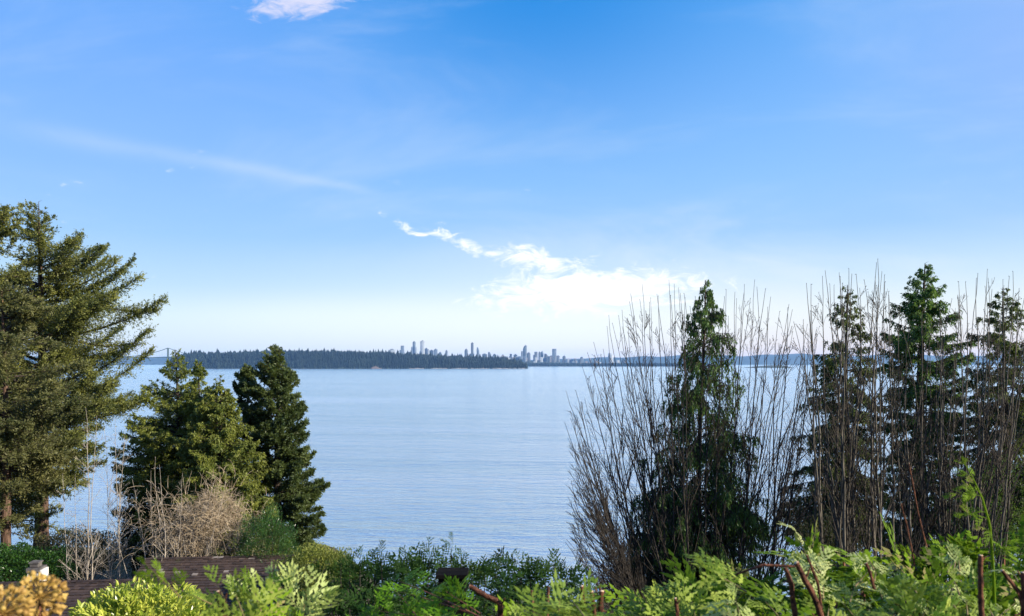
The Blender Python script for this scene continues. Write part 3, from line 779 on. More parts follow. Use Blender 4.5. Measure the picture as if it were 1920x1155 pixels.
b1, t1 = fan(26, (1560, 1650, 1040), [(1498, 590), (1525, 520), (1550, 495), (1580, 510), (1605, 505), (1638, 480), (1665, 515), (1700, 560)], 20, dY=1.2, jk=0.32)
bare('bare_tree', b1, t1, 'bare tree with many tall pale grey stems in front of the brown-tinged conifer', 'bare tree', 'bark_grey', 0.044, 13, 4, 0.22, G_B, bow=0.5)
b1, t1 = fan(12, (1660, 1720, 1040), [(1600, 620), (1660, 560), (1700, 540), (1750, 600), (1790, 640)], 20.6, dY=1.0, jk=0.6)
bare('bare_tree', b1, t1, 'thinner bare tree whose stems cross in front of the thick-trunked conifer', 'bare tree', 'bark_grey', 0.032, 12, 5, 0.22, G_B, bow=0.45)
b1, t1 = fan(23, (1775, 1850, 1045), [(1745, 590), (1775, 560), (1800, 530), (1825, 510), (1850, 505), (1880, 500), (1905, 525), (1935, 560)], 20.5, dY=1.2, jk=0.32)
bare('bare_tree', b1, t1, 'bare tree of thin upright stems nearest the right picture edge', 'bare tree', 'bark_grey', 0.034, 13, 4, 0.22, G_B, bow=0.5)
# left saplings
G_S = 'pale bare saplings behind the shake roof'
b1, t1 = fan(2, (165, 170, 1080), [(164, 758), (178, 780)], 33, jb=1, jt=3, dY=0.4)
bare('bare_sapling', b1, t1, 'pale bare sapling with a straight trunk rising behind the shake roof', 'sapling', 'bark_pale', 0.045, 22, 6, 0.17, G_S, ang=0.75)
b1, t1 = fan(3, (212, 218, 1060), [(196, 800), (214, 772), (236, 800)], 35, jb=1, jt=3, dY=0.5)
bare('bare_sapling', b1, t1, 'greyer bare sapling immediately right of the pale straight one', 'sapling', 'bark_pale', 0.028, 22, 6, 0.18, G_S, ang=0.75)
b1, t1 = fan(2, (145, 150, 1080), [(115, 860), (125, 900), (140, 880)], 32.5, jb=3, dY=0.5)
bare('bare_sapling', b1, t1, 'crooked thin sapling leaning left beside the white chimney', 'sapling', 'bark_pale', 0.022, 12, 4, 0.18, G_S, ang=0.75)
b1, t1 = fan(8, (290, 330, 1085), [(250, 900), (285, 860), (320, 850), (355, 885), (395, 900), (420, 880)], 34, jb=8, dY=0.8)
bare('bare_sapling', b1, t1, 'spreading tan bare shrub tree rising out of the dry bramble tangle', 'sapling', 'bark_pale', 0.034, 12, 5, 0.24, G_S, ang=0.8, up=0.1)


# ------------------------------------------------------------------ shrubs
def leaf_shrub(name, px, py, Y, rx, ry, rz, n, leaf, mat, label, cat, group=None, stems=14, stem_mat='bark_dark', shell=0.45, fold=True, down=0.0, lumps=0.22):
    c = at(px, py, Y); gz = float(terr(c[0], c[1]))
    root = thing(name, (c[0], c[1], min(gz, c[2])), label, cat, group)
    st = Acc(); ns = stems
    d = unit(rng.normal(0, 1, (ns, 3))); d[:, 2] = np.abs(d[:, 2])
    tip = c + d * np.array([rx, ry, rz]) * 0.9
    bs = np.stack([np.full(ns, c[0]) + rng.normal(0, rx * 0.12, ns), np.full(ns, c[1]) + rng.normal(0, ry * 0.12, ns), np.full(ns, min(gz, c[2]) - 0.05)], -1)
    st.tubes(bez(bs, (bs + tip) / 2 + rng.normal(0, rx * 0.1, (ns, 3)), tip, 8), np.linspace(0.022, 0.005, 8)[None] * np.ones((ns, 1)) * max(1, rz / 1.2), 5)
    st.build('branches', M[stem_mat], root)
    d = unit(rng.normal(0, 1, (n, 3))); lump = 1 + lumps * (np.sin(d[:, 0] * 7 + px) * np.sin(d[:, 2] * 6 + py) + 0.5 * np.sin(d[:, 1] * 13 + d[:, 0] * 9))
    r = (1 - shell * rng.uniform(0, 1, n) ** 1.5) * lump
    p = c + d * r[:, None] * np.array([rx, ry, rz])
    dr = unit(d + rng.normal(0, 0.6, (n, 3)) + np.array([0, 0, 0.5 - down])); nm = unit(np.array([0, 0, 1.0]) + d * 0.4 + rng.normal(0, 0.5, (n, 3)))
    s = rng.uniform(0.65, 1.25, n); sd_ = unit(np.cross(nm, dr)); L_ = (leaf[0] * s)[:, None]; W_ = (leaf[1] * s)[:, None]
    nn = unit(np.cross(dr, sd_))
    a = Acc(); tint = rng.uniform(0, 1, n)
    if fold:
        m1, m2 = p + dr * L_ * 0.3, p + dr * L_ * 0.7; end = p + dr * L_ - nn * L_ * 0.12
        for sg in (1, -1):
            a.quads(np.stack([p, m1 + sg * sd_ * W_ * .5 + nn * W_ * .18, m2 + sg * sd_ * W_ * .42 + nn * W_ * .12, end], 1), tint)
    else: a.quads(kites(p, dr, nm, leaf[0] * s, leaf[1] * s), tint)
    a.build('leaves', M[mat], root)
    return root


leaf_shrub('ivy_mound', 25, 1075, 36, 2.6, 1.6, 1.15, 26000, (0.09, 0.06), 'ivy', 'mound of glossy green ivy beside the white chimney at the left edge', 'ivy')
leaf_shrub('evergreen_shrub', 150, 1035, 38, 2.3, 1.2, 1.0, 14000, (0.08, 0.045), 'thicket', 'dark brownish shrub under the tall fir behind the saplings', 'shrub')
leaf_shrub('evergreen_shrub', 262, 1000, 41, 1.1, 1.0, 1.9, 12000, (0.08, 0.045), 'thicket', 'dark upright shrub behind the left side of the bramble tangle', 'shrub')
leaf_shrub('evergreen_shrub', 590, 1075, 30, 1.5, 1.2, 1.0, 16000, (0.07, 0.04), 'cedar_light', 'pale green shrub at the foot of the dark spruce above the roof end', 'shrub')
leaf_shrub('evergreen_shrub', 500, 1030, 34, 1.25, 1.0, 1.6, 20000, (0.11, 0.02), 'ivy', 'feathery green shrub between the bramble tangle and the dark spruce', 'shrub', fold=False)
leaf_shrub('thicket', 1290, 1085, 22, 1.7, 0.9, 1.0, 13000, (0.055, 0.03), 'thicket', 'dark evergreen thicket at the foot of the slender drooping cedar', 'shrub', shell=0.8, stems=40)
leaf_shrub('thicket', 1190, 1100, 21.4, 0.95, 0.9, 0.85, 8000, (0.05, 0.03), 'thicket', 'small dark thicket leaning left beside the low bare shrub', 'shrub', shell=0.9, stems=40)
leaf_shrub('thicket', 1560, 1040, 24, 1.3, 1.0, 1.3, 12000, (0.055, 0.03), 'thicket', 'dark undergrowth around the feet of the tall pale grey stems', 'shrub', shell=0.8, stems=30)
leaf_shrub('thicket', 1860, 1000, 24, 1.6, 1.0, 2.2, 22000, (0.06, 0.032), 'cedar_dark', 'dark green undergrowth beneath the conifer at the right picture edge', 'shrub', shell=0.8, stems=30)
leaf_shrub('thicket', 1730, 1060, 25, 2.0, 1.0, 1.4, 14000, (0.055, 0.03), 'thicket', 'dark undergrowth around the thick-trunked conifer', 'shrub', shell=0.8, stems=30)
leaf_shrub('laurel_bush', 252, 1226, 6.2, 0.56, 0.45, 0.48, 15000, (0.055, 0.021), 'laurel', 'bright yellow-green laurel bush in front of the shake roof', 'bush', shell=0.35, stem_mat='stem_red', lumps=0.2)

# dry bramble tangle
c0 = at(365, 985, 34.5); root = thing('bramble_thicket', (c0[0], c0[1], float(terr(c0[0], c0[1]))), 'dense tangle of dry tan bramble canes behind the roof', 'bramble')
a = Acc(); n = 3300
cp = np.stack([rng.normal(0, 1, n), rng.normal(0, 1, n), rng.normal(0, 1, n)], -1); cp = cp * 0.42; cp[:, 2] += 0.25 * np.sin(cp[:, 0] * 4)
A = c0 + cp * np.array([2.2, 1.0, 1.7]) + np.array([0.35, 0, -0.25]); dd = unit(rng.normal(0, 1, (n, 3)) + np.array([0, 0, 0.7])); ln = rng.uniform(0.3, 1.0, n)[:, None]
C = A + dd * ln; C[:, 2] -= 0.15 * ln[:, 0]; B = (A + C) / 2 + np.array([0, 0, 0.25]) * ln + rng.normal(0, 0.08, (n, 3))
a.tubes(bez(A, B, C, 6), np.tile(np.linspace(0.0085, 0.004, 6), (n, 1)), 3); a.build('canes', M['bramble'], root)
a = Acc(); n = 90
A = np.stack([c0[0] + rng.normal(-0.5, 0.75, n), c0[1] + rng.normal(0, 0.4, n), np.full(n, float(terr(c0[0], c0[1])) - 0.1)], -1)
C = A + np.stack([rng.normal(0, 0.9, n), rng.normal(0, 0.5, n), rng.uniform(1.6, 4.6, n)], -1)
a.tubes(bez(A, (A + C) / 2 + rng.normal(0, 0.25, (n, 3)), C, 10), np.tile(np.linspace(0.032, 0.008, 10), (n, 1)), 5); a.build('thick_canes', M['bark_pale'], root)

# ------------------------------------------------------------------ house
ang = math.radians(5)
hx, hy, hzr = -15.5, 31.0, 21.72
house = thing('house', (hx, hy, 18.5), 'low house with a brown wooden shake roof below the hedge on the left', 'house')
ex = np.array([math.cos(ang), math.sin(ang), 0]); ey = np.array([-math.sin(ang), math.cos(ang), 0]); ez = np.array([0, 0, 1.0]); hO = np.array([hx, hy, 0])


def hp(u_, v_, z_): return hO + ex * u_ + ey * v_ + ez * z_


def shake_roof(u0, u1, v_ridge, z_ridge, run, pitch, side=-1):
    # slope falling toward side*ey from the ridge
    a = Acc(); expo = 0.20; cp_, sp_ = math.cos(pitch), math.sin(pitch); nrow = int(run / cp_ / expo)
    dn = ey * side * cp_ - ez * sp_; nr = ez * cp_ + ey * side * sp_
    Q, T = [], []
    for i in range(nrow + 1):
        uu = u0
        while uu < u1:
            w_ = random.uniform(0.11, 0.26); e_ = min(uu + w_ - 0.008, u1)
            s1 = (i + 1) * expo + random.uniform(-0.012, 0.014); s0 = i * expo - 0.12; th = random.uniform(0.03, 0.065)
            p = lambda a_, s_, h_: hp(a_, v_ridge, z_ridge) + dn * s_ + nr * h_
            A_, B_, C_, D_ = p(uu, s0, 0.0), p(e_, s0, 0.0), p(e_, s1, th), p(uu, s1, th)
            C2, D2 = p(e_, s1, 0.0 - 0.004), p(uu, s1, 0.0 - 0.004)
            t_ = random.random()
            Q += [[D_, C_, B_, A_], [D2, C2, C_, D_], [A_, D_, D2, A_ - nr * .001], [C_, B_, B_ - nr * .001, C2]]; T += [t_] * 4
            uu += w_
    a.quads(Q, T)
    # ridge caps
    Q = []; uu = u0
    while uu < u1:
        for sgn in (-1, 1):
            o_ = hp(uu, v_ridge, z_ridge + 0.05); q_ = ey * sgn * 0.13 - ez * 0.045
            Q.append([o_, o_ + ex * 0.26 + ez * 0.03, o_ + ex * 0.26 + q_ + ez * 0.03, o_ + q_])
        uu += 0.22
    a.quads(Q, [random.random() for _ in Q])
    return a


P1 = math.radians(16)
shake_roof(-13, 2.3, 0, 21.54, 4.2, P1).build('roof', M['shake'], house)
shake_roof(-13, 2.3, 0.01, 21.54, 4.2, P1, 1).build('roof', M['shake'], house)
shake_roof(0.6, 8.2, 1.9, 21.9, 5.6, P1).build('roof', M['shake'], house)
shake_roof(0.6, 8.2, 1.91, 21.9, 4.0, P1, 1).build('roof', M['shake'], house)
wa = Acc()
def hbox(acc, u0, u1, v0, v1, z0, z1):
    c_ = [hp(a_, b_, z_) for z_ in (z0, z1) for a_, b_ in ((u0, v0), (u1, v0), (u1, v1), (u0, v1))]
    c_ = np.array(c_); f = [[3, 2, 1, 0], [4, 5, 6, 7], [0, 1, 5, 4], [1, 2, 6, 5], [2, 3, 7, 6], [3, 0, 4, 7]]
    acc.quads(c_[np.array(f)])
hbox(wa, -12.5, 1.5, -3.6, 3.6, 17.8, 20.3); hbox(wa, 1.55, 7.7, -3.1, 5.4, 17.8, 20.5)
wa.quads([[hp(7.7, -3.1, 20.5), hp(7.7, 5.4, 20.5), hp(7.7, 1.95, 21.8), hp(7.7, 1.85, 21.8)]])
wa.build('wall', M['wall_grey'], house)
wn = Acc(); hbox(wn, 7.72, 7.78, -1.5, 0.2, 19.2, 20.6); win = wn.build('window', FA[3], house)
wf = Acc()
for v0, v1, z0, z1 in ((-1.6, 0.3, 20.61, 20.7), (-1.6, 0.3, 19.1, 19.19), (-1.6, -1.51, 19.19, 20.61), (0.21, 0.3, 19.19, 20.61)): hbox(wf, 7.72, 7.83, v0, v1, z0, z1)
f_ = wf.build('frame', M['white_siding'], None); f_.parent = win; f_.location = (0, 0, 0)
# white sided chimney chase with a dark cap
ch = Acc()
cu = -3.3
for k in range(8): hbox(ch, cu - 0.28 + 0.006 * (k % 2), cu + 0.22, 0.9, 1.4, 20.98 + k * 0.09, 20.98 + k * 0.09 + 0.082)
hbox(ch, cu + 0.222, cu + 0.29, 0.86, 1.42, 20.98, 21.80)
chm = ch.build('chimney', M['white_siding'], house)
cc = Acc(); hbox(cc, cu - 0.30, cu + 0.22, 0.85, 1.45, 21.72, 21.88); hbox(cc, cu - 0.2, cu + 0.1, 0.95, 1.3, 21.9, 22.03); hbox(cc, cu - 0.24, cu + 0.14, 0.92, 1.33, 22.05, 22.1)
c__ = cc.build('chimney_cap', M['metal_cap'], None); c__.parent = chm; c__.location = (0, 0, 0)


# ------------------------------------------------------------------ scale-leaf sprays
def frond(L, seed, droop=0.35, prim=9, width=0.42, lw=0.028, seg=0.052):
    r = np.random.default_rng(seed); P, D, Ln, W = [], [], [], []
    for i in range(prim * 2):
        uu = (i + 1.2) / (prim * 2 + 1.5); sg = 1 if i % 2 else -1
        pl = L * width * (math.sin(math.pi * min(1, 0.22 + uu * 0.72)) ** 0.8) * r.uniform(0.45, 1.25)
        a0 = sg * r.uniform(0.55, 1.05); crv = r.uniform(-0.1, 0.8); m = max(3, int(pl / (L * seg)))
        x_, y_ = L * uu, 0.0; an = a0
        for j in range(m):
            st = pl / m; zc = r.normal(0, 0.12); an = a0 * (1 - crv * j / m); dx, dy = math.cos(an), math.sin(an)
            P.append((x_, y_, 0)); D.append((dx, dy, zc)); Ln.append(st * 1.7); W.append(L * lw * (1.1 - 0.4 * j / m))
            sl = L * lw * 1.15 * (1 - 0.5 * j / m)
            for s2 in (1, -1):
                b = an + s2 * 0.75
                P.append((x_ + dx * st * .5, y_ + dy * st * .5, 0)); D.append((math.cos(b), math.sin(b), r.normal(-0.05, 0.12))); Ln.append(sl * r.uniform(0.8, 1.2)); W.append(L * lw * 0.5)
            x_ += dx * st; y_ += dy * st
    P.append((L * .85, 0, 0)); D.append((1, 0, 0)); Ln.append(L * .2); W.append(L * lw)
    P = np.array(P); D = np.array(D); n = len(P)
    Q = kites(P, D, np.tile([0, 0, 1.0], (n, 1)) + r.normal(0, 0.18, (n, 3)), np.array(Ln), np.array(W))
    # rachis
    xs = np.linspace(0, L * .9, 9); h = L * 0.006
    ra = np.stack([np.stack([xs[:-1], np.full(8, h), np.full(8, .001)], -1), np.stack([xs[1:], np.full(8, h), np.full(8, .001)], -1), np.stack([xs[1:], np.full(8, -h), np.full(8, .001)], -1), np.stack([xs[:-1], np.full(8, -h), np.full(8, .001)], -1)], 1)
    Q = np.concatenate([Q, ra])
    x = Q[..., 0]; yq = Q[..., 1]
    Q[..., 2] += -droop * x ** 2 / L - 0.5 * droop * yq ** 2 / L + 0.02 * L * np.sin(x / L * 9 + seed)
    return Q


TPL = [frond(1.0, s_, dr, pr, wd, lw_, 0.15) for s_, dr, pr, wd, lw_ in ((1, 0.3, 4, .50, .085), (2, 0.6, 4, .44, .095), (3, 0.1, 5, .55, .080), (4, 0.9, 4, .50, .090), (5, 0.4, 3, .42, .10), (6, -0.3, 4, .46, .09), (7, 0.5, 5, .40, .08))]
CHUNKY = [frond(1.0, s_, dr, pr, wd, 0.085, 0.18) for s_, dr, pr, wd in ((11, 0.2, 4, .48), (12, 0.45, 3, .42), (13, 0.1, 4, .46), (14, 0.6, 4, .38))]


def put_fronds(acc, P, D, N, L, tints=None, TPL=None):
    TPL = TPL or globals()['TPL']
    D = unit(np.asarray(D, float)); N = np.asarray(N, float); Sd = unit(np.cross(N, D)); N = np.cross(D, Sd)
    for k in range(len(P)):
        Q = TPL[rng.integers(0, len(TPL))] * L[k]
        Mx = np.stack([D[k], Sd[k], N[k]])
        t_ = rng.uniform(0, 1.0) if tints is None else tints[k]
        acc.quads(Q @ Mx + P[k], np.clip(t_ + rng.normal(0, 0.05, len(Q)), 0, 1))


def spray(acc, st, A, B, n, L, nrm=(0, -0.5, 1), r=0.004, bend=0.05, taper=0.6, tpl=None):
    r = r * 0.55
    # an axis from A to B carrying alternate fronds in one plane
    A, B = np.array(A, float), np.array(B, float); ax = B - A; Ln = np.linalg.norm(ax); ax /= Ln
    B = B - ax * min(Ln * 0.5, 1.25 * L * (1 - taper) * 0.85); Ln = np.linalg.norm(B - A)
    nrm = np.array(nrm, float); sd_ = unit(np.cross(nrm, ax)); nrm = np.cross(ax, sd_)
    mid = (A + B) / 2 + nrm * bend * Ln
    t = np.linspace(0, 1, 10); P = ((1 - t) ** 2)[:, None] * A + (2 * t * (1 - t))[:, None] * mid + (t ** 2)[:, None] * B
    st.tubes(P, r * (1 - t * 0.8), 5)
    n = max(4, int(n * 0.6)); us = np.linspace(0.12, 1, n); pp = np.stack([np.interp(us, t, P[:, i]) for i in range(3)], -1)
    sg = np.where(np.arange(n) % 2, 1, -1)[:, None]
    d = ax * 0.75 + sg * sd_ * 0.75 + rng.normal(0, 0.2, (n, 3)); d[-1] = ax
    put_fronds(acc, pp, d, np.tile(nrm, (n, 1)) + rng.normal(0, 0.35, (n, 3)), 1.25 * L * (1 - taper * us) * rng.uniform(0.85, 1.15, n), TPL=tpl)


def hedge(name, label, mat, X0, X1, Y0, Y1, topf, n, L, cat='hedge', group=None, depth=0.35, stem_mat='stem_red', nstem=30, tpl=None):
    cx, cy = (X0 + X1) / 2, (Y0 + Y1) / 2; gz = float(terr(cx, cy))
    root = thing(name, (cx, cy, gz), label, cat, group)
    X = rng.uniform(X0, X1, n); Yp = rng.uniform(Y0, Y1, n)
    P = np.stack([X, Yp, topf(X, Yp) - 0.05 - L * 0.55 - depth * rng.uniform(0, 1, n) ** 1.4], -1)
    az = rng.uniform(0, 2 * math.pi, n); e = rng.uniform(0.0, 1.0, n)
    D = np.stack([np.cos(az) * np.cos(e), np.sin(az) * np.cos(e) - 0.25, np.sin(e)], -1)
    Nn = np.array([0, -0.25, 1.0]) + rng.normal(0, 0.45, (n, 3))
    a = Acc(); put_fronds(a, P, D, Nn, L * rng.uniform(0.65, 1.25, n), TPL=tpl); a.build('foliage', M[mat], root)
    s = Acc(); tx = rng.uniform(X0, X1, nstem); ty = rng.uniform(Y0, Y1, nstem); tp = np.stack([tx, ty, topf(tx, ty) - L * 0.8], -1)
    bs = np.stack([cx + (tx - cx) * 0.8, cy + (ty - cy) * 0.5, np.full(nstem, gz - 0.05)], -1)
    s.tubes(bez(bs, (bs + tp) / 2 + rng.normal(0, 0.05, (nstem, 3)), tp, 8), np.tile(np.linspace(0.012, 0.004, 8), (nstem, 1)), 5)
    s.build('stems', M[stem_mat], root)
    return root


def pxtop(pts, Yr):
    xs = np.array([(p[0] - CX) / F * Yr for p in pts]); zs = np.array([EYE + (HZ - p[1]) / F * Yr for p in pts])
    return lambda X, Y: np.interp(X, xs, zs) + 0.02 * np.sin(X * 23 + Y * 11) + 0.02 * np.sin(X * 9 - Y * 17)


def cut(root, pts, r, Y=None, name='cut_stem'):
    P = np.array([at(*p) for p in pts]); k = max(10, len(P) * 5)
    t = np.linspace(0, len(P) - 1, k); Pp = np.stack([np.interp(t, range(len(P)), P[:, i]) for i in range(3)], -1)
    Pp += np.cumsum(rng.normal(0, r * 0.10, Pp.shape), axis=0)
    R = np.linspace(r * 1.12, r * 0.8, k) * rng.uniform(0.9, 1.14, k)
    a = Acc()
    for q_ in rng.choice(np.arange(2, k - 1), 4, replace=False):
        dq = unit(unit(Pp[q_ + 1] - Pp[q_]) * 0.8 + rng.normal(0, 0.7, 3)); lq = r * rng.uniform(1.8, 5)
        a.tubes(np.stack([Pp[q_], Pp[q_] + dq * lq * .5, Pp[q_] + dq * lq + np.array([0, 0, lq * .2])]), np.array([0.42, 0.32, 0.2]) * r, 5); a.tubes(Pp, R, 8); o = a.build(name, M['stem_red'], root, smooth=True)
    d = unit(Pp[-1] - Pp[-2]); e = Acc(); e.tubes(np.stack([Pp[-1] - d * r * .1, Pp[-1] + d * r * 0.12, Pp[-1] + d * r * 0.13]), np.array([R[-1] * .98, R[-1] * 0.94, 0.0001]), 8)
    q = e.build('cut_end', M['cut_wood'], None); q.parent = o
    return o


G_H = 'clipped cedar hedge plants along the foreground'
# dark middle hedge further down
topm = pxtop([(570, 1110), (600, 1085), (640, 1062), (700, 1058), (780, 1064), (860, 1072), (900, 1062), (930, 1052), (960, 1055), (1000, 1072), (1050, 1075), (1085, 1100), (1120, 1140), (1160, 1175)], 7.2)
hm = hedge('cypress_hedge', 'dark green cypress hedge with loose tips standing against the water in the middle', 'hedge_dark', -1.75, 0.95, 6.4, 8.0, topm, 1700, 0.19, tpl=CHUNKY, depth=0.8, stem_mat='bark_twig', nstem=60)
a, s = Acc(), Acc()
for px_, tip, Yl, n_ in ((640, 1038, 7, 7), (676, 1026, 7, 8), (700, 1036, 7.1, 7), (716, 1018, 7, 8), (757, 1032, 7, 6), (770, 1040, 7.2, 7), (806, 1012, 7, 11), (846, 998, 6.9, 12), (862, 1030, 6.9, 7), (905, 1050, 7, 7), (972, 1036, 7, 8), (990, 1048, 7.1, 7), (1034, 1040, 7, 9), (1055, 1052, 7.1, 8), (1072, 1070, 7, 7), (1010, 1056, 7.1, 6), (615, 1055, 7.1, 7), (655, 1045, 7.1, 6), (735, 1045, 7.1, 6), (790, 1045, 7, 6), (930, 1045, 7, 7), (822, 1035, 7, 6), (880, 1055, 6.9, 6)):
    dx = random.uniform(-10, 10)
    spray(a, s, at(px_ - dx, 1100, Yl), at(px_, tip, Yl), n_ + 4, 0.17, nrm=(random.uniform(-.8, .8), -1, 0.1), r=0.009, taper=0.55, tpl=CHUNKY)
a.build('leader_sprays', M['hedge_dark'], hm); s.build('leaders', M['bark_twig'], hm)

# black timber post
p0 = at(848, 1075, 6.0); pr = thing('timber_post', (p0[0], p0[1], float(terr(p0[0], p0[1]))), 'black square timber post with a flat cap in the dark cypress hedge', 'post')
x0, x1 = (824 - CX) / F * 6, (874 - CX) / F * 6; zt = p0[2]
a = Acc(); a.box((x0, 5.9, 26.0), (x1, 6.08, zt - 0.012)); a.build('shaft', M['timber_black'], pr)
a = Acc(); a.box((x0 - 0.015, 5.88, zt - 0.010), (x1 + 0.015, 6.10, zt + 0.018)); a.build('cap', M['timber_black'], pr)

# bright cypress bough in the middle
hb_ = thing('cypress_shrub', (-0.35, 2.0, 27.8), 'fresh green cypress boughs reaching left in front of the dark hedge', 'shrub', G_H)
a, s = Acc(), Acc()
spray(a, s, at(905, 1160, 1.85), at(722, 1078, 2.1), 18, 0.085, nrm=(0.2, -1.2, 0.9), r=0.005, taper=0.35)
spray(a, s, at(880, 1150, 1.9), at(700, 1098, 2.15), 16, 0.08, nrm=(0.0, -1.0, 1.2), r=0.004, taper=0.4)
spray(a, s, at(860, 1175, 1.9), at(672, 1140, 2.1), 16, 0.08, nrm=(0.1, -0.8, 1.2), r=0.004, taper=0.4)
spray(a, s, at(900, 1150, 1.85), at(822, 1100, 1.95), 8, 0.06, nrm=(0.1, -1.2, 0.3), r=0.003)
spray(a, s, at(800, 1180, 1.9), at(735, 1100, 2.2), 12, 0.07, nrm=(0.3, -1.2, 0.4), r=0.004)
for k in range(9): spray(a, s, at(700 + k * 22, 1215, 2.0), at(660 + k * 26 + random.uniform(-20, 20), 1138 + random.uniform(-8, 20), 2.1), 10, 0.07, nrm=(0, -1, 0.7))
a.build('foliage', M['hedge_mid'], hb_); s.build('stems', M['stem_red'], hb_)

# centre-right clump: pale sprays with cut stems
hc = hedge('cedar_hedge', 'clipped cedar in the lower middle with pale sprays and four pruned red-brown stems', 'hedge', -0.10, 0.40, 1.75, 2.2, pxtop([(870, 1150), (930, 1120), (980, 1088), (1020, 1078), (1050, 1100), (1100, 1125), (1150, 1150), (1200, 1150), (1260, 1130)], 2.0), 190, 0.12, group=G_H)
a, s = Acc(), Acc()
spray(a, s, at(1130, 1175, 1.6), at(1025, 1105, 1.75), 18, 0.10, nrm=(0.1, -0.6, 1.2), r=0.004)
spray(a, s, at(1080, 1190, 1.6), at(960, 1128, 1.7), 16, 0.10, nrm=(0.1, -0.4, 1.2), r=0.004)
spray(a, s, at(1110, 1180, 1.5), at(1060, 1112, 1.7), 14, 0.09, nrm=(0.3, -0.9, 1.0), r=0.004)
spray(a, s, at(860, 1180, 1.7), at(800, 1150, 1.8), 10, 0.09, nrm=(0.1, -0.4, 1.2), r=0.004)
a.build('pale_sprays', M['hedge_pale'], hc); s.build('spray_axes', M['stem_olive'], hc)
cut(hc, [(938, 1200, 1.75), (938, 1130, 1.75), (905, 1112, 1.75), (878, 1096, 1.75)], 0.0060)
cut(hc, [(1108, 1200, 1.7), (1095, 1140, 1.7), (1090, 1098, 1.7)], 0.0045)
cut(hc, [(1118, 1200, 1.7), (1114, 1140, 1.7), (1107, 1108, 1.7)], 0.0056)
cut(hc, [(1122, 1200, 1.7), (1128, 1140, 1.7), (1132, 1112, 1.7)], 0.0064)

# left clump
hl = thing('cedar_hedge', (-0.72, 1.7, 27.9), 'clipped cedar in the lower left with blurred blue-green sprays in front of the roof', 'hedge', G_H)
a, s = Acc(), Acc()
spray(a, s, at(455, 1190, 1.35), at(395, 1072, 1.3), 9, 0.075, nrm=(0.1, -1.0, 0.8), r=0.004)
spray(a, s, at(440, 1160, 1.35), at(345, 1108, 1.25), 7, 0.05, nrm=(0.1, -0.8, 1.0), r=0.004)
spray(a, s, at(470, 1190, 1.3), at(430, 1085, 1.3), 8, 0.065, nrm=(0.4, -1.0, 0.6), r=0.004)
a.build('pale_sprays', M['hedge_pale'], hl)
b_ = Acc()
spray(b_, s, at(505, 1190, 1.5), at(462, 1068, 1.5), 9, 0.075, nrm=(0.2, -1.0, 0.6), r=0.004)
spray(b_, s, at(380, 1230, 1.5), at(350, 1150, 1.5), 9, 0.075, nrm=(0.2, -1.0, 0.8), r=0.004)
for k in range(8): spray(b_, s, at(400 + k * 20, 1250, 1.6), at(395 + k * 22 + random.uniform(-15, 15), 1142 + random.uniform(-8, 14), 1.65), 12, 0.065, nrm=(0, -1, 0.7))
spray(b_, s, at(340, 1120, 1.0), at(262, 1046, 0.95), 9, 0.026, nrm=(0.2, -1.2, 0.3), r=0.0015)
b_.build('foliage', M['hedge'], hl)
y_ = Acc()
spray(y_, s, at(560, 1190, 1.8), at(542, 1062, 1.8), 9, 0.085, nrm=(0.1, -1.3, 0.4), r=0.0035, taper=0.3)
spray(y_, s, at(565, 1170, 1.8), at(582, 1072, 1.8), 7, 0.07, nrm=(0.1, -1.3, 0.3), r=0.003, taper=0.3)
spray(y_, s, at(550, 1130, 1.8), at(505, 1070, 1.8), 6, 0.06, nrm=(0.1, -1.3, 0.3), r=0.003, taper=0.3)
spray(y_, s, at(440, 1145, 1.7), at(475, 1082, 1.7), 5, 0.05, nrm=(0.1, -1.3, 0.3), r=0.003, taper=0.3)
y_.build('yellow_sprays', M['hedge_yellow'], hl)
s.build('spray_axes', M['stem_olive'], hl)
cut(hl, [(440, 1210, 1.35), (425, 1160, 1.35), (408, 1112, 1.35)], 0.0052)

# right hedge
topr = pxtop([(1150, 1160), (1200, 1125), (1250, 1100), (1350, 1080), (1420, 1062), (1480, 1040), (1540, 1015), (1600, 1005), (1680, 1010), (1760, 1020), (1830, 1010), (1900, 992), (2000, 985)], 2.5)
hr = hedge('cedar_hedge', 'broad clipped cedar hedge filling the lower right corner', 'hedge', 0.38, 1.85, 1.75, 2.75, topr, 1150, 0.16, group=G_H, depth=0.4, nstem=50)
a, s = Acc(), Acc()
spray(a, s, at(1240, 1190, 1.8), at(1165, 1140, 1.8), 14, 0.11, nrm=(0.1, -0.7, 1.1))
spray(a, s, at(1300, 1175, 1.8), at(1225, 1095, 1.85), 16, 0.10, nrm=(0.1, -0.9, 0.9))
spray(a, s, at(1400, 1110, 1.75), at(1308, 1058, 1.75), 12, 0.09, nrm=(0.1, -0.9, 0.9))
spray(a, s, at(1560, 1200, 1.5), at(1620, 1135, 1.4), 14, 0.09, nrm=(0.1, -0.8, 0.9))
spray(a, s, at(1700, 1200, 1.5), at(1760, 1110, 1.5), 14, 0.09, nrm=(0.1, -0.8, 0.9))
for k in range(12):  # scattered paler sprays stand in for sunlit highlights
    qx = random.uniform(1230, 1900); qy = random.uniform(1070, 1150)
    if qy < np.interp(qx, [1200, 1350, 1480, 1540], [1130, 1090, 1055, 1030]) + 12: qy += 40
    spray(a, s, at(qx, qy + 45, 1.75), at(qx + random.uniform(-45, 45), qy, 1.8), 7, 0.065, nrm=(random.uniform(-.5, .5), -0.7, 1))
a.build('pale_sprays', M['hedge_pale'], hr)
y_ = Acc()
spray(y_, s, at(1400, 1210, 1.6), at(1372, 1095, 1.65), 12, 0.07, nrm=(0.2, -1.1, 0.4))
spray(y_, s, at(1540, 1125, 1.9), at(1488, 982, 1.9), 10, 0.055, nrm=(0.4, -1.1, 0.2), r=0.003)
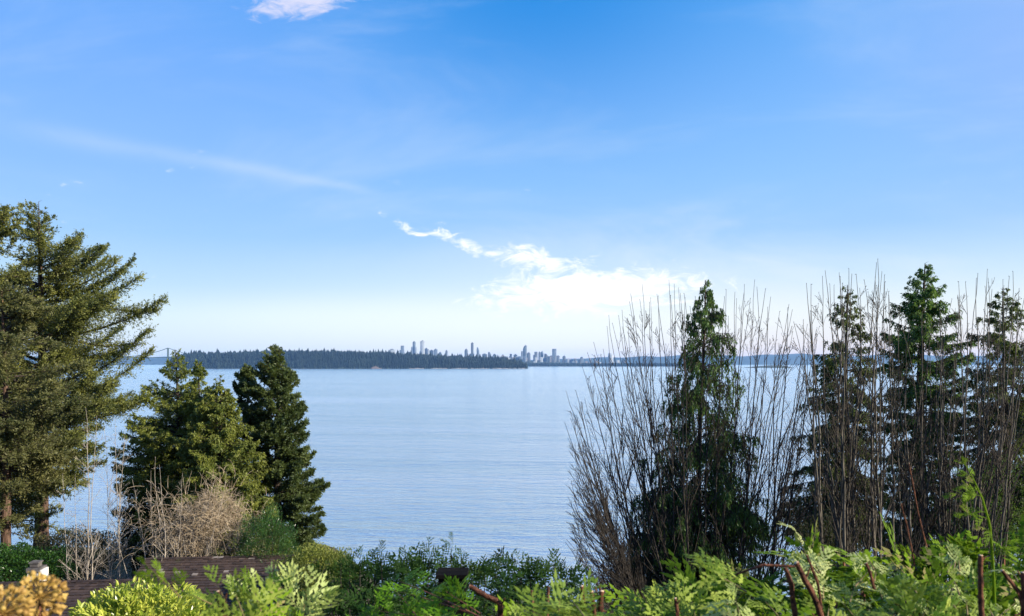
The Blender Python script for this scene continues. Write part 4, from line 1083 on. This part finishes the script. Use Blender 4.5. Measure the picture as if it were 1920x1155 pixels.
for k in range(30):
    qx = random.uniform(1500, 1910); qy = random.uniform(1030, 1150)
    spray(y_, s, at(qx, qy + 38, 1.8), at(qx + random.uniform(-40, 40), qy, 1.85), 5, 0.05, nrm=(random.uniform(-.5, .5), -0.7, 1))
y_.build('yellow_sprays', M['hedge_yellow'], hr)
s.build('spray_axes', M['stem_olive'], hr)
cut(hr, [(1560, 1200, 1.7), (1530, 1130, 1.7), (1492, 1056, 1.7)], 0.0068)
cut(hr, [(1490, 1062, 1.7), (1430, 1060, 1.7), (1378, 1078, 1.72)], 0.0026)
cut(hr, [(1490, 1160, 1.72), (1482, 1100, 1.72), (1470, 1064, 1.72)], 0.0058)
cut(hr, [(1540, 1140, 1.75), (1532, 1090, 1.75), (1512, 1040, 1.75)], 0.0030)
cut(hr, [(1842, 1220, 1.6), (1842, 1130, 1.6), (1841, 1040, 1.6)], 0.0056)
cut(hr, [(1925, 1160, 1.6), (1912, 1110, 1.6), (1878, 1068, 1.6)], 0.0046)
cut(hr, [(1916, 1220, 1.6), (1917, 1130, 1.6), (1914, 1070, 1.6)], 0.0062)
cut(hr, [(1270, 1190, 1.7), (1272, 1150, 1.7), (1265, 1124, 1.7)], 0.0045)
cut(hr, [(1640, 1105, 1.8), (1632, 1075, 1.8), (1624, 1056, 1.8)], 0.0036)
cut(hr, [(1745, 1060, 2.6), (1722, 960, 2.6), (1706, 868, 2.6)], 0.0030, name='bare_leader')
cut(hr, [(1715, 1060, 2.5), (1700, 985, 2.5), (1688, 944, 2.5)], 0.0024, name='bare_leader')
# tall sprig
sg = thing('cedar_hedge', tuple(at(1865, 1150, 1.9)[:2]) + (27.9,), 'single tall cedar shoot with drooping side sprays above the hedge at the right', 'hedge', G_H)
a, s = Acc(), Acc()
P = np.array([at(1866, 1180, 1.9), at(1862, 1060, 1.9), at(1856, 985, 1.9), at(1842, 935, 1.9), at(1822, 892, 1.9), at(1808, 868, 1.9)])
t = np.linspace(0, 5, 24); s.tubes(np.stack([np.interp(t, range(6), P[:, i]) for i in range(3)], -1), np.linspace(0.0042, 0.0010, 24), 5)
for (ax_, ay_, bx__, by__, nn_) in ((1854, 975, 1795, 962, 8), (1850, 960, 1790, 972, 5), (1842, 932, 1782, 925, 8), (1838, 925, 1800, 910, 5), (1822, 893, 1800, 890, 5), (1812, 876, 1806, 866, 3), (1858, 1000, 1840, 985, 4), (1862, 1040, 1890, 1010, 6)):
    spray(a, s, at(ax_, ay_, 1.9), at(bx__, by__, 1.88), nn_ + 2, 0.028, nrm=(0, -0.7, 1), r=0.0012, bend=0.16, taper=0.3)
a.build('foliage', M['hedge'], sg); s.build('stem', M['hedge'], sg)
# white-lit bright fern-like tip at right edge
a, s = Acc(), Acc()

# ------------------------------------------------------------------ seed heads at the lower left
def umbel(px, py, Y, R, label):
    c = at(px, py, Y); root = thing('seed_head', (c[0], c[1], c[2] - 1.2), label, 'flower head', 'round seed heads in the lower left corner')
    st = Acc(); st.tubes(np.stack([c + np.array([0.02, 0.02, -1.2]), c + np.array([0.01, 0.01, -0.4]), c]), np.array([0.005, 0.004, 0.0035]), 6); st.build('stalk', M['stem_red'], root)
    n = 46; k = np.arange(n) + 0.5; ph = np.arccos(1 - 2 * k / n); th = math.pi * (1 + 5 ** 0.5) * k
    d = np.stack([np.cos(th) * np.sin(ph), np.sin(th) * np.sin(ph), np.cos(ph)], -1)
    rr = R * rng.uniform(0.82, 1.05, n)
    pe = Acc(); pe.tubes(np.stack([np.tile(c, (n, 1)), c + d * (rr * .55)[:, None], c + d * (rr * 0.9)[:, None]], 1), np.tile([R * .025, R * .03, R * .045], (n, 1)), 4); pe.build('stalklets', M['umbel'], root)
    fl = Acc()
    for q in range(5):                                              # five plump petals round each tip
        o_ = unit(np.cross(d, rng.normal(0, 1, (n, 3))))
        fl.quads(kites(c + d * (rr * .82)[:, None], d * 0.9 + o_ * 0.7, np.cross(d, o_) + d * .2, np.full(n, R * .34), np.full(n, R * .26)), rng.uniform(0, 1, n))
    an = np.arange(6) / 6 * 2 * math.pi; u1 = unit(np.cross(d, [0.3, 0.2, 1.0])); u2 = np.cross(d, u1)
    G = []
    for off, rad_ in ((.80, .03), (.88, .10), (.96, .11), (1.04, .06), (1.06, .002)):
        G.append((c + d * (rr * off)[:, None])[:, None] + (u1[:, None] * np.cos(an)[None, :, None] + u2[:, None] * np.sin(an)[None, :, None]) * R * rad_)
    fl.grid(np.stack(G, 1)); fl.build('florets', M['umbel'], root, smooth=False)
umbel(72, 1120, 1.05, 0.033, 'round yellow-orange seed head, the whole one in the lower left corner')
umbel(4, 1150, 0.95, 0.033, 'round pinkish-orange seed head cut off by the left picture edge')
